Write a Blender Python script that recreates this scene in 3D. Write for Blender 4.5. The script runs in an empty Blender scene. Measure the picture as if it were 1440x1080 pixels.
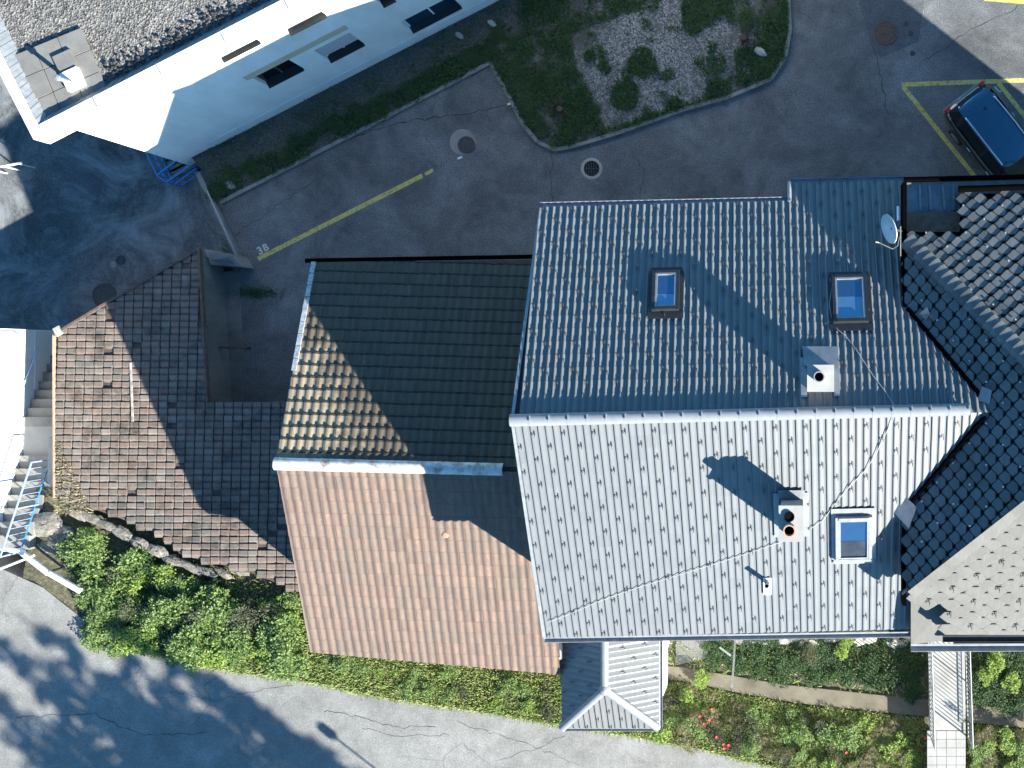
import bpy, bmesh, math, random
from mathutils import Vector, Matrix
R = math.radians
random.seed(7)
SC = bpy.context.scene
COL = SC.collection

# ------------------------------------------------------------------ camera, world, sun, exposure
CAMH, FPX, NX, NY = 36.0, 1512.0, 1120.0, 500.0        # drone height, focal length in px, foot of the plumb line
cam_d = bpy.data.cameras.new("camera")
cam = bpy.data.objects.new("camera", cam_d); COL.objects.link(cam)
cam.location = (0, 0, CAMH)
cam_d.sensor_width = 36.0; cam_d.lens = FPX/1440*36.0
cam_d.shift_x = (720-NX)/1440; cam_d.shift_y = (NY-540)/1440
cam_d.clip_start = 0.5; cam_d.clip_end = 2000
SC.camera = cam

AZ, EL = 38.0, 25.5
tow = Vector((math.cos(R(AZ))*math.cos(R(EL)), -math.sin(R(AZ))*math.cos(R(EL)), math.sin(R(EL))))
world = bpy.data.worlds.new("World"); SC.world = world; world.use_nodes = True
wn = world.node_tree.nodes; bg = wn["Background"]
sky = wn.new("ShaderNodeTexSky"); sky.sky_type = 'NISHITA'; sky.sun_disc = False
sky.sun_elevation = R(EL); sky.sun_rotation = math.atan2(tow.x, tow.y)
sky.altitude = 600; sky.air_density = 1.0; sky.dust_density = 0.3; sky.ozone_density = 5.0
tint = wn.new("ShaderNodeMix"); tint.data_type = 'RGBA'; tint.blend_type = 'MULTIPLY'; tint.inputs[0].default_value = 1.0
tint.inputs[7].default_value = (0.62, 1.06, 1.12, 1)      # clear deep-blue alpine sky
world.node_tree.links.new(sky.outputs[0], tint.inputs[6]); world.node_tree.links.new(tint.outputs[2], bg.inputs[0]); bg.inputs[1].default_value = 0.07
sun_d = bpy.data.lights.new("sun", 'SUN'); sun_d.energy = 5.0; sun_d.angle = R(0.5); sun_d.color = (1.0, 0.965, 0.86)
sun = bpy.data.objects.new("sun", sun_d); COL.objects.link(sun)
sun.rotation_euler = (-tow).to_track_quat('-Z', 'Y').to_euler(); sun.location = tow*60
SC.view_settings.view_transform = 'Standard'; SC.view_settings.look = 'None'
SC.view_settings.gamma = 1; SC.view_settings.exposure = 1.95
SC.cycles.max_bounces = 6

# ------------------------------------------------------------------ helpers
def W(px, py, z):
    k = (CAMH-z)/FPX
    return Vector(((px-NX)*k, -(py-NY)*k, z))
class Plane:
    def __init__(s, a, b, c):
        n = (b-a).cross(c-a).normalized()
        s.n = n if n.z > 0 else -n; s.a = a
    def z(s, x, y): return s.a.z - (s.n.x*(x-s.a.x)+s.n.y*(y-s.a.y))/s.n.z
    def hit(s, px, py):
        o = Vector((0, 0, CAMH)); d = Vector(((px-NX)/FPX, -(py-NY)/FPX, -1))
        return o + d*((s.a-o).dot(s.n)/d.dot(s.n))
class MB:
    def __init__(s): s.v = []; s.f = []; s.sm = []; s.mi = {}
    def add(s, vs, fs, smooth=False):
        n = len(s.v); s.v += [tuple(p) for p in vs]
        s.f += [tuple(i+n for i in f) for f in fs]; s.sm += [smooth]*len(fs)
    def box(s, c, size, rot=None):
        hx, hy, hz = size[0]/2, size[1]/2, size[2]/2
        P = [Vector((x, y, z)) for z in (-hz, hz) for x, y in ((-hx, -hy), (hx, -hy), (hx, hy), (-hx, hy))]
        if rot is not None: P = [rot @ p for p in P]
        c = Vector(c)
        s.add([p+c for p in P], [(3, 2, 1, 0), (4, 5, 6, 7), (0, 1, 5, 4), (1, 2, 6, 5), (2, 3, 7, 6), (3, 0, 4, 7)])
    def prism(s, pts, z0, z1):                      # polygon in plan, extruded
        n = len(pts)
        ar = sum(pts[i][0]*pts[(i+1) % n][1]-pts[(i+1) % n][0]*pts[i][1] for i in range(n))
        if ar < 0: pts = pts[::-1]
        v = [(p[0], p[1], z0) for p in pts]+[(p[0], p[1], z1) for p in pts]
        s.add(v, [tuple(range(n-1, -1, -1)), tuple(range(n, 2*n))]+[(i, (i+1) % n, n+(i+1) % n, n+i) for i in range(n)])
    def slab(s, pts, th):                           # 3-D polygon thickened downwards
        n = len(pts); pts = [Vector(p) for p in pts]
        nrm = sum(((pts[i]-pts[0]).cross(pts[i+1]-pts[0]) for i in range(1, n-1)), Vector())
        if nrm.z < 0: pts = pts[::-1]
        v = pts+[p-Vector((0, 0, th)) for p in pts]
        s.add(v, [tuple(range(n)), tuple(range(2*n-1, n-1, -1))]+[((i+1) % n, i, n+i, n+(i+1) % n) for i in range(n)])
    def tube(s, pts, r, n=8, caps=True, smooth=True):
        pts = [Vector(p) for p in pts]; rings = []
        for i, p in enumerate(pts):
            d = (pts[min(i+1, len(pts)-1)]-pts[max(i-1, 0)]).normalized()
            a = d.orthogonal().normalized() if abs(d.z) > .95 else d.cross(Vector((0, 0, 1))).normalized()
            b = d.cross(a); rr = r[i] if isinstance(r, (list, tuple)) else r
            rings.append([p+a*math.cos(2*math.pi*k/n)*rr+b*math.sin(2*math.pi*k/n)*rr for k in range(n)])
        v = [q for ring in rings for q in ring]
        f = [(i*n+k, (i+1)*n+k, (i+1)*n+(k+1) % n, i*n+(k+1) % n) for i in range(len(pts)-1) for k in range(n)]
        s.add(v, f, smooth)
        if caps:
            s.add(rings[0], [tuple(range(n))]); s.add(rings[-1], [tuple(range(n-1, -1, -1))])
    def lathe(s, c, prof, n=24, smooth=False):      # profile of (r, z)
        c = Vector(c); v = [c+Vector((r*math.cos(2*math.pi*k/n), r*math.sin(2*math.pi*k/n), z)) for r, z in prof for k in range(n)]
        f = [(i*n+k, i*n+(k+1) % n, (i+1)*n+(k+1) % n, (i+1)*n+k) for i in range(len(prof)-1) for k in range(n)]
        s.add(v, f, smooth)
    def disc(s, c, r, n=24):
        c = Vector(c); s.add([c+Vector((r*math.cos(2*math.pi*k/n), r*math.sin(2*math.pi*k/n), 0)) for k in range(n)], [tuple(range(n))])
    def clip(s, cuts):                               # keep the side the normal points away from
        me = s._mesh("tmp"); bm = bmesh.new(); bm.from_mesh(me); bpy.data.meshes.remove(me)
        for co, no in cuts:
            bmesh.ops.bisect_plane(bm, geom=bm.verts[:]+bm.edges[:]+bm.faces[:], plane_co=co, plane_no=no, clear_outer=True)
        bm.verts.index_update(); bm.faces.index_update()
        s.v = [tuple(v.co) for v in bm.verts]; s.f = [tuple(v.index for v in f.verts) for f in bm.faces]; s.sm = [f.smooth for f in bm.faces]; s.mi = {f.index: f.material_index for f in bm.faces if f.material_index}
        bm.free(); return s
    def _mesh(s, name):
        me = bpy.data.meshes.new(name); me.from_pydata(s.v, [], s.f); me.polygons.foreach_set("use_smooth", s.sm)
        for i, k in s.mi.items(): me.polygons[i].material_index = k
        me.update(); return me
    def build(s, name, mat, parent=None, base=None):
        off = base if base is not None else root_loc(parent)
        off = Vector(off) if off is not None else Vector((0, 0, 0))
        if off.length: s.v = [(a-off.x, b-off.y, c-off.z) for a, b, c in s.v]
        me = s._mesh(name)
        for k in (mat if isinstance(mat, (list, tuple)) else (mat,)): me.materials.append(k)
        o = bpy.data.objects.new(name, me); COL.objects.link(o)
        if parent is not None: o.parent = parent
        elif base is not None: o.location = off
        return o
def root_loc(o):
    if o is None: return None
    while o.parent: o = o.parent
    return o.location
def tag(o, label=None, cat=None, group=None, kind=None):
    if label: o["label"] = label
    if cat: o["category"] = cat
    if group: o["group"] = group
    if kind: o["kind"] = kind
    return o
def thing(name, loc, label, cat, group=None, rz=0):
    o = bpy.data.objects.new(name, None); COL.objects.link(o); o.location = loc; o.rotation_euler.z = rz
    o.empty_display_size = .3
    return tag(o, label, cat, group)
def copy_tree(o, parent=None):
    c = o.copy(); COL.objects.link(c)
    if parent: c.parent = parent
    for ch in list(o.children): copy_tree(ch, c)
    return c
def inpoly(x, y, poly):
    r = False; n = len(poly)
    for i in range(n):
        x0, y0 = poly[i][0], poly[i][1]; x1, y1 = poly[(i+1) % n][0], poly[(i+1) % n][1]
        if (y0 > y) != (y1 > y) and x < (x1-x0)*(y-y0)/(y1-y0)+x0: r = not r
    return r

# ------------------------------------------------------------------ materials
class NT:
    def __init__(s, name):
        s.m = bpy.data.materials.new(name); s.m.use_nodes = True
        s.t = s.m.node_tree; s.b = s.t.nodes["Principled BSDF"]; s._co = None
    def n(s, typ, **kw):
        nd = s.t.nodes.new(typ)
        for k, v in kw.items(): setattr(nd, k, v)
        return nd
    def l(s, a, b): s.t.links.new(a, b)
    def co(s):
        if s._co is None: s._co = s.n("ShaderNodeNewGeometry").outputs["Position"]
        return s._co
    def noise(s, scale, detail=4, rough=.6, vec=None, dist=0):
        nd = s.n("ShaderNodeTexNoise"); nd.inputs["Scale"].default_value = scale; nd.inputs["Detail"].default_value = detail
        nd.inputs["Roughness"].default_value = rough; nd.inputs["Distortion"].default_value = dist
        s.l(vec or s.co(), nd.inputs["Vector"]); return nd.outputs["Fac"]
    def voro(s, scale, feature='F1', vec=None, out="Distance"):
        nd = s.n("ShaderNodeTexVoronoi", feature=feature); nd.inputs["Scale"].default_value = scale
        s.l(vec or s.co(), nd.inputs["Vector"]); return nd.outputs[out]
    def ramp(s, fac, stops, interp='LINEAR'):
        nd = s.n("ShaderNodeValToRGB"); cr = nd.color_ramp; cr.interpolation = interp
        while len(cr.elements) < len(stops): cr.elements.new(.5)
        for e, (p, c) in zip(cr.elements, stops):
            e.position = p; e.color = (c, c, c, 1) if isinstance(c, (int, float)) else (*c, 1)
        s.l(fac, nd.inputs[0]); return nd.outputs[0]
    def mix(s, fac, a, b, mode='MIX'):
        nd = s.n("ShaderNodeMix", data_type='RGBA', blend_type=mode)
        for sock, val in ((nd.inputs[0], fac), (nd.inputs[6], a), (nd.inputs[7], b)):
            if isinstance(val, (int, float)): sock.default_value = val if sock == nd.inputs[0] else (val, val, val, 1)
            elif isinstance(val, tuple): sock.default_value = (*val, 1)
            else: s.l(val, sock)
        return nd.outputs[2]
    def math(s, op, a, b=None):
        nd = s.n("ShaderNodeMath", operation=op)
        for i, val in enumerate((a, b)):
            if val is None: continue
            if isinstance(val, (int, float)): nd.inputs[i].default_value = val
            else: s.l(val, nd.inputs[i])
        return nd.outputs[0]
    def island(s): return s.n("ShaderNodeNewGeometry").outputs["Random Per Island"]
    def scale(s, v):
        nd = s.n("ShaderNodeMapping"); nd.inputs["Scale"].default_value = v; s.l(s.co(), nd.inputs[0]); return nd.outputs[0]
    def fin(s, col, rough=.8, bump=None, bstr=.3, bdist=.01, metal=0, spec=.5, coat=0):
        if isinstance(col, tuple): s.b.inputs["Base Color"].default_value = (*col, 1)
        else: s.l(col, s.b.inputs["Base Color"])
        if isinstance(rough, (int, float)): s.b.inputs["Roughness"].default_value = rough
        else: s.l(rough, s.b.inputs["Roughness"])
        s.b.inputs["Metallic"].default_value = metal; s.b.inputs["Specular IOR Level"].default_value = spec
        s.b.inputs["Coat Weight"].default_value = coat
        if bump is not None:
            nd = s.n("ShaderNodeBump"); nd.inputs["Strength"].default_value = bstr; nd.inputs["Distance"].default_value = bdist
            s.l(bump, nd.inputs["Height"]); s.l(nd.outputs[0], s.b.inputs["Normal"])
        return s.m
def plain(name, col, rough=.6, metal=0, var=.18, scale=6, spec=.5, coat=0):
    t = NT(name); n = t.noise(scale, 5)
    lo = tuple(c*(1-var) for c in col); hi = tuple(min(1, c*(1+var)) for c in col)
    return t.fin(t.ramp(n, [(.3, lo), (.7, hi)]), rough, n, .1, .004, metal, spec, coat)
M = {}
def asphalt(name, base, blotch, crack=1.0, light=None, worn=False, grain=.8):
    t = NT(name); big = t.noise(.35, 5, .65, dist=.6); med = t.noise(2.2, 6, .7); fine = t.noise(22, 4, .8); grit = t.voro(26)
    c = t.ramp(big, [(.3, tuple(c*(1-blotch) for c in base)), (.55, base), (.75, tuple(c*(1+blotch) for c in base))])
    c = t.mix(.55, c, t.ramp(med, [(.3, .62), (.7, 1.35)]), 'MULTIPLY')
    c = t.mix(grain, c, t.ramp(fine, [(.3, .35), (.5, 1.0), (.66, 1.9)]), 'MULTIPLY')
    warp = t.n("ShaderNodeVectorMath", operation='ADD'); nz = t.n("ShaderNodeTexNoise"); nz.inputs["Scale"].default_value = 1.6; nz.inputs["Detail"].default_value = 6
    t.l(t.co(), nz.inputs["Vector"]); sc = t.n("ShaderNodeVectorMath", operation='SCALE'); sc.inputs[3].default_value = .9
    t.l(nz.outputs["Color"], sc.inputs[0]); t.l(t.co(), warp.inputs[0]); t.l(sc.outputs[0], warp.inputs[1])
    cr = t.voro(.33, 'DISTANCE_TO_EDGE', warp.outputs[0])
    ln = t.ramp(cr, [(.002, 1.0), (.007, 0.0)]); msk = t.ramp(t.noise(.22, 2), [(.48, 0.0), (.58, 1.0)])
    c = t.mix(t.math('MULTIPLY', t.math('MULTIPLY', ln, msk), .75*crack), c, tuple(x*.25 for x in base))
    if light:
        st = t.ramp(t.noise(.45, 7, .72, dist=1.5), [(.52 if worn else .44, 0.0), (.72, 1.0)])
        c = t.mix(t.math('MULTIPLY', st, .35 if worn else .6), c, light)
        st2 = t.ramp(t.noise(1.1, 9, .8, dist=3), [(.62, 0.0), (.70, 1.0)])
        c = t.mix(t.math('MULTIPLY', st2, .25 if worn else .5), c, light)
        dk = t.ramp(t.noise(.7, 6, .75, dist=1), [(.58, 0.0), (.7, 1.0)]); c = t.mix(t.math('MULTIPLY', dk, .45), c, tuple(x*.35 for x in base))
    return t.fin(c, .9, t.math('ADD', fine, grit), .5, .006)
M['asphalt'] = asphalt('asphalt', (.108, .114, .12), .5, .5, (.2, .205, .21), True)
M['asphalt_patch'] = asphalt('asphalt_patch', (.075, .08, .088), .2, .3)
M['yard'] = asphalt('yard_asphalt', (.08, .085, .09), .5, .4, (.34, .36, .37))
M['road'] = asphalt('road_asphalt', (.2, .198, .19), .2, .8, None, False, .38)
def tilemat(name, cols, moss=None, moss_shade_amt=.5, rough=.75, spec=.3, coat=0, streak=.4, lichen=None, lo=.5, hi=.68, shade_grad=None):
    t = NT(name); i = t.island()
    c = t.ramp(i, [(k/(max(1, len(cols)-1)), x) for k, x in enumerate(cols)])
    sn = t.noise(9, 6, .7, t.scale((1.6, .35, .35)))
    c = t.mix(streak, c, t.ramp(sn, [(.3, .55), (.7, 1.4)]), 'MULTIPLY')
    if moss:
        mn = t.noise(1.1, 8, .75)
        if shade_grad:                                          # moss plus shade in the colour, darkening away from the sunlit corner
            vd = t.n("ShaderNodeVectorMath", operation='DISTANCE'); t.l(t.co(), vd.inputs[0]); vd.inputs[1].default_value = shade_grad[0]
            mn = t.math('ADD', mn, t.math('MULTIPLY', t.math('SUBTRACT', vd.outputs['Value'], shade_grad[1]), shade_grad[2]))
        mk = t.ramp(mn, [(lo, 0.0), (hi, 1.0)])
        c = t.mix(t.math('MULTIPLY', mk, moss_shade_amt), c, moss)
    if lichen:
        lk = t.ramp(t.noise(16, 6, .75), [(.64, 0.0), (.69, 1.0)]); l2 = t.ramp(t.noise(.8, 4), [(.42, 0.0), (.58, 1.0)])
        c = t.mix(t.math('MULTIPLY', t.math('MULTIPLY', lk, l2), .8), c, lichen)
    return t.fin(c, rough, t.noise(30, 4), .18, .004, 0, spec, coat)
M['grey_tile'] = tilemat('grey_glazed_tile', [(.118, .124, .13), (.134, .14, .146), (.126, .132, .138)], (.1, .105, .105), .3, .36, .5, streak=.12, lichen=(.2, .2, .18), lo=.56, hi=.8)
M['tile_dark'] = tilemat('weathered_brown_tile', [(.235, .19, .135), (.29, .235, .165), (.2, .17, .13)], (.05, .042, .036), .74, .9, .15, lichen=(.3, .32, .32), lo=.42, hi=.60, shade_grad=((-14.3, -1.9, 7), 2.1, .16))  # pale sunlit corner and darker shaded rest put into the tile colour
M['tile_salmon'] = tilemat('salmon_tile', [(.136, .096, .08), (.166, .115, .094), (.15, .11, .092), (.178, .122, .098), (.133, .102, .088)], (.12, .105, .088), .75, .8, .25, lichen=(.36, .34, .3), streak=.45, lo=.47, hi=.7)
M['tile_old'] = tilemat('old_flat_tile', [(.128, .106, .093), (.155, .13, .114), (.168, .13, .112), (.12, .11, .099), (.185, .162, .142), (.165, .12, .1), (.14, .118, .104)], (.032, .03, .027), .85, .9, .2, lichen=(.26, .25, .22))
M['slate_dark'] = tilemat('dark_slate', [(.08, .085, .09), (.13, .135, .138), (.105, .109, .113)], (.06, .062, .06), .6, .45, .4, lichen=(.2, .2, .19))
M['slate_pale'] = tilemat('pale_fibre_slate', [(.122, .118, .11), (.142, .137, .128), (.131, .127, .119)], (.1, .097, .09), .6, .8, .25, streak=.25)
M['tile_dark_rim'] = plain('dark_tile_rim', (.03, .027, .022), .95, var=.6, scale=9)  # dark nose strip: shade under each tile edge put into the colour
M['tile_salmon_rim'] = plain('salmon_tile_rim', (.12, .085, .068), .85, var=.25, scale=9)  # fainter nose strip, same painted shade between salmon courses
M['slate_rim'] = plain('slate_shade_rim', (.012, .013, .013), .9, var=.4)  # black edge ring: shadow at the slate joints put into the colour
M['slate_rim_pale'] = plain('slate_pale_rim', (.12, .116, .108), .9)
def render_wall(name, base, dirt=.3):
    t = NT(name); n = t.noise(1.0, 6, .7, t.scale((1, 1, .4))); f = t.noise(55, 3, .7)
    c = t.ramp(n, [(.3, tuple(x*(1-dirt) for x in base)), (.65, base)])
    c = t.mix(.35, c, t.ramp(f, [(.3, .75), (.7, 1.15)]), 'MULTIPLY')
    return t.fin(c, .9, f, .35, .006)
M['white_wall'] = render_wall('white_render', (.8, .8, .78), .2)
M['plinth'] = render_wall('plinth_render', (.68, .69, .69), .12)
M['house_wall'] = render_wall('house_render', (.62, .6, .55), .2)
M['beige'] = render_wall('beige_render', (.55, .45, .34), .15)
M['concrete'] = render_wall('concrete', (.24, .235, .225), .45)
M['pale_concrete'] = render_wall('pale_concrete', (.34, .335, .32), .3)
M['dark_concrete'] = render_wall('dark_concrete', (.16, .16, .155), .5)
M['paving'] = render_wall('paving', (.19, .185, .175), .35)
M['path'] = render_wall('path_concrete', (.17, .15, .11), .5)
M['lichen_tile'] = plain('lichen_tile', (.3, .34, .36), .9, var=.5, scale=14)
M['stone'] = plain('stone', (.3, .28, .25), .9, var=.5, scale=5)
M['white_paint'] = plain('white_metal', (.75, .75, .74), .45, var=.06)
M['zinc'] = plain('zinc_sheet', (.32, .35, .38), .35, .75, .12, 4)
M['lead'] = plain('lead_flashing', (.2, .215, .235), .5, .3, .25, 4)
M['dark_metal'] = plain('dark_metal', (.03, .033, .036), .4, .3)
M['black'] = plain('black_sheet', (.0015, .0015, .0017), .9, spec=.02)
M['grey_metal'] = plain('grey_metal', (.26, .27, .28), .45, .3)
M['hook'] = plain('hook_metal', (.07, .07, .075), .4, .4)
M['hook_bright'] = plain('hook_galvanised', (.5, .5, .5), .4, .6)
M['grey_ridge'] = plain('grey_ridge_tile', (.2, .212, .225), .35, 0, .08)
M['white_ridge'] = NT('painted_ridge')
_t = M['white_ridge']; _n = _t.ramp(_t.noise(3.0, 7, .75), [(.45, (.55, .55, .54)), (.6, (.3, .25, .22)), (.7, (.12, .07, .06))])
M['white_ridge'] = _t.fin(_n, .7, _t.noise(20), .2, .005)
M['blue_paint'] = plain('blue_paint', (.03, .2, .5), .4, 0, .15)
M['blue_pale'] = plain('pale_blue_paint', (.25, .38, .6), .4, 0, .15)
M['glass'] = plain('window_glass', (.10, .21, .33), .06, .85, .05)
M['blind'] = plain('roof_window_blind', (.17, .34, .48), .2, .7, .05)
M['pane_dull'] = plain('dull_pane', (.10, .105, .11), .12, .7, .25, 3)
M['shutter'] = plain('roller_shutter', (.42, .43, .46), .6, 0, .08)
M['terra'] = plain('clay_pipe', (.4, .24, .17), .8)
M['soot_dark'] = plain('soot_dark', (.004, .004, .004), 1, spec=.05)  # soot in flues; in vent pipe and drain, darkness put into the colour
M['cable'] = plain('white_cable', (.36, .36, .35), .6)
M['dish'] = plain('dish_enamel', (.45, .48, .52), .4)
M['rust'] = plain('rusty_iron', (.1, .06, .05), .75, .3, .4, 14)
M['iron'] = plain('cast_iron', (.05, .052, .055), .6, .5, .3, 14)
M['wood_dark'] = plain('weathered_board', (.09, .06, .05), .85, var=.4)
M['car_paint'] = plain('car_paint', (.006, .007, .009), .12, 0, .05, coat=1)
M['car_roof'] = plain('car_roof_sky', (.03, .12, .19), .22, .7, .04, coat=.6)  # blue sky reflection put into the roof colour; the car is black
M['car_glass'] = plain('car_glass', (.006, .007, .008), .05, 0, .05)
M['chrome'] = plain('polished_rail', (.55, .6, .65), .2, .9, .05)
M['rubber'] = plain('rubber', (.012, .012, .012), .85)
M['rim'] = plain('wheel_rim', (.3, .3, .32), .35, .8)
M['red_lens'] = plain('red_lens', (.5, .02, .02), .25)
M['clear_lens'] = plain('clear_lens', (.5, .52, .55), .15)
M['red_petal'] = plain('red_petal', (.6, .03, .03), .6, var=.3)
M['bark'] = plain('bark', (.07, .05, .035), .95, var=.4)
M['plastic_white'] = plain('white_scrap', (.6, .6, .58), .6)
def yellow():
    t = NT('yellow_line_paint'); w = t.ramp(t.noise(9, 7, .8), [(.38, 0.0), (.5, 1.0)])
    c = t.mix(w, (.14, .135, .09), t.ramp(t.noise(2, 4), [(.3, (.42, .35, .08)), (.7, (.5, .45, .16))]))
    return t.fin(c, .85, t.noise(30), .2, .003)
M['yellow'] = yellow()
M['white_mark'] = plain('marking_paint', (.42, .43, .4), .85, var=.3, scale=20)
def bedmat():
    t = NT('gravel_bed'); peb = t.voro(22, out="Color"); sep = t.n("ShaderNodeSeparateColor"); t.l(peb, sep.inputs[0])
    g = t.ramp(sep.outputs[0], [(0, (.05, .052, .055)), (.5, (.14, .142, .145)), (1, (.29, .29, .295))])
    soil = t.ramp(t.noise(14, 6, .75), [(.3, (.025, .03, .024)), (.52, (.065, .066, .056)), (.7, (.15, .14, .125))])
    vd = t.n("ShaderNodeVectorMath", operation='DISTANCE'); t.l(t.co(), vd.inputs[0]); vd.inputs[1].default_value = (-4.3, 9.9, 0)
    mk = t.ramp(t.math('SUBTRACT', t.noise(.5, 8, .75, dist=.4), t.math('MULTIPLY', t.math('SUBTRACT', vd.outputs['Value'], 2.2), .07)), [(.36, 0.0), (.56, 1.0)])
    return t.fin(t.mix(mk, soil, g), .95, t.voro(22), .8, .02)
M['bed'] = bedmat()
def gravelroof():
    t = NT('roof_gravel'); peb = t.voro(19, out="Color"); sep = t.n("ShaderNodeSeparateColor"); t.l(peb, sep.inputs[0])
    g = t.ramp(sep.outputs[0], [(0, (.05, .046, .042)), (.45, (.125, .118, .11)), (1, (.23, .222, .21))])
    g = t.mix(.6, g, t.ramp(t.noise(.8, 6, .7), [(.3, .6), (.7, 1.25)]), 'MULTIPLY')
    return t.fin(g, .95, t.voro(19), .9, .03)
M['roof_gravel'] = gravelroof()
def soilmat(name, a, b, c):
    t = NT(name)
    return t.fin(t.ramp(t.noise(7, 8, .75), [(.3, a), (.52, b), (.72, c)]), .95, t.noise(18, 5), .8, .03)
M['soil'] = soilmat('bank_soil', (.035, .033, .02), (.09, .085, .05), (.2, .175, .12))
M['rubble'] = soilmat('rubble', (.06, .055, .05), (.17, .16, .14), (.33, .31, .28))
M['base_soil'] = soilmat('ground_soil', (.05, .05, .045), (.07, .07, .06), (.1, .1, .09))
def leafmat(name, cols, trans=.38):
    t = NT(name); cols = [tuple(min(.5, x*(1.0 if 'dark' in name or 'needle' in name else 1.05 if 'mid' in name else 1.3)) for x in c) for c in cols]; c = t.ramp(t.island(), [(k/(len(cols)-1), x) for k, x in enumerate(cols)])
    m = t.fin(c, .55, spec=.35)
    tr = t.n("ShaderNodeBsdfTranslucent"); t.l(c, tr.inputs[0]); mx = t.n("ShaderNodeMixShader"); mx.inputs[0].default_value = trans
    t.l(t.b.outputs[0], mx.inputs[1]); t.l(tr.outputs[0], mx.inputs[2]); out = [n for n in t.t.nodes if n.type == 'OUTPUT_MATERIAL'][0]
    t.l(mx.outputs[0], out.inputs[0]); return m
M['leaf_mid'] = leafmat('leaf_mid_green', [(.08, .14, .035), (.16, .25, .065), (.25, .33, .11), (.12, .2, .055), (.28, .33, .16)])
M['leaf_dark'] = leafmat('leaf_dark_green', [(.022, .055, .018), (.04, .085, .028), (.075, .125, .04)])
M['leaf_lime'] = leafmat('leaf_lime_green', [(.12, .2, .035), (.2, .29, .06), (.15, .22, .045), (.24, .27, .09)])
M['leaf_grey'] = leafmat('leaf_grey_green', [(.07, .09, .05), (.12, .13, .08), (.05, .065, .035), (.16, .15, .10)])
M['leaf_dry'] = leafmat('leaf_dry_stalk', [(.24, .2, .13), (.32, .27, .18), (.16, .14, .08), (.13, .17, .06)])
M['grass_lit'] = leafmat('grass_blades', [(.12, .19, .04), (.2, .28, .07), (.27, .32, .1), (.32, .29, .16), (.11, .17, .045)])
M['weed_dark'] = leafmat('weed_blades', [(.03, .065, .025), (.05, .1, .035), (.08, .135, .045)])
M['needle'] = leafmat('conifer_needle', [(.02, .045, .02), (.03, .06, .025)], .1)

# ------------------------------------------------------------------ setting: ground, parking, yard, road
ZY, ZR = -0.6, 2.4                                       # yard and street levels (car park is 0)
mb = MB(); mb.add([(-300, -300, -1.6), (300, -300, -1.6), (300, 300, -1.6), (-300, 300, -1.6)], [(0, 1, 2, 3)])
tag(mb.build('ground', M['base_soil']), kind='structure')
pk = [W(286, 246, 0), W(338, 378, 0), W(300, 640, 0), W(1440, 900, 0)+Vector((60, 0, 0)), Vector((70, 90, 0)), Vector((-2, 90, 0))]
mb = MB(); mb.prism([(p.x, p.y) for p in pk], -1.5, 0); tag(mb.build('car_park', M['asphalt']), kind='structure')
yd = [W(284, 246, ZY), W(339, 382, ZY), W(330, 640, ZY), W(-60, 640, ZY), Vector((-70, -4, 0)), Vector((-70, 60, 0)), Vector((-22, 45, 0)), W(270, 232, ZY)]
mb = MB(); mb.prism([(p.x, p.y) for p in yd], -1.55, ZY); tag(mb.build('yard', M['yard']), kind='structure')
road_edge_px = [(-420, 640), (-150, 730), (-20, 790), (60, 826), (118, 872), (122, 893), (160, 906), (215, 918), (300, 938), (430, 956), (500, 972), (600, 988), (700, 1002), (790, 1018), (900, 1036), (1000, 1056), (1100, 1082), (1250, 1122), (1500, 1190), (2200, 1400)]
road_edge = [W(x, y, ZR) for x, y in road_edge_px]
mb = MB(); mb.prism([(p.x, p.y) for p in road_edge]+[(40, -120), (-80, -120)], -1.5, ZR); tag(mb.build('road', M['road']), kind='structure')
def road_y(x):
    for a, b in zip(road_edge, road_edge[1:]):
        if a.x <= x <= b.x: return a.y+(b.y-a.y)*(x-a.x)/(b.x-a.x)
    return -12
ZPA = 1.7
path_n = [W(x, y, ZPA) for x, y in ((900, 934), (960, 938), (1030, 950), (1100, 962), (1290, 983), (1440, 999), (1600, 1010))]
path_s = [W(x, y, ZPA) for x, y in ((900, 950), (960, 957), (1040, 974), (1120, 988), (1290, 1006), (1440, 1023), (1600, 1034))]
def lerp_poly(pts, x):
    if x <= pts[0].x: return pts[0].y
    for a, b in zip(pts, pts[1:]):
        if a.x <= x <= b.x: return a.y+(b.y-a.y)*(x-a.x)/(b.x-a.x)
    return pts[-1].y
def bank_z(x, y):
    ry = road_y(x)
    if x < -6.2:
        d = max(0, y-ry); return ZR-.03-min(1.0, d*.22)
    ps = lerp_poly(path_s, x)-.15
    if y >= ps: return ZPA-.04
    t = (y-ry)/(ps-ry); t = max(0, min(1, t)); return ZR-.03-(ZR-ZPA)*(t*t*(3-2*t)*.6+.4*t)
g = MB(); XS = [-24.2+i*.3 for i in range(112)]; nyr = 30
for x in XS:
    ry = road_y(x)-.2; top = -6.5 if x > -6.2 else -4.2
    for j in range(nyr+1):
        y = ry+(top-ry)*j/nyr; z = bank_z(x, y)+random.uniform(-.03, .03)*(1 if j else 0)
        g.v.append((x, y, z))
for i in range(len(XS)-1):
    for j in range(nyr): g.f.append((i*(nyr+1)+j, (i+1)*(nyr+1)+j, (i+1)*(nyr+1)+j+1, i*(nyr+1)+j+1)); g.sm.append(True)
tag(g.build('embankment', M['soil']), kind='structure')
mb = MB(); n = len(path_n)
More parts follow.
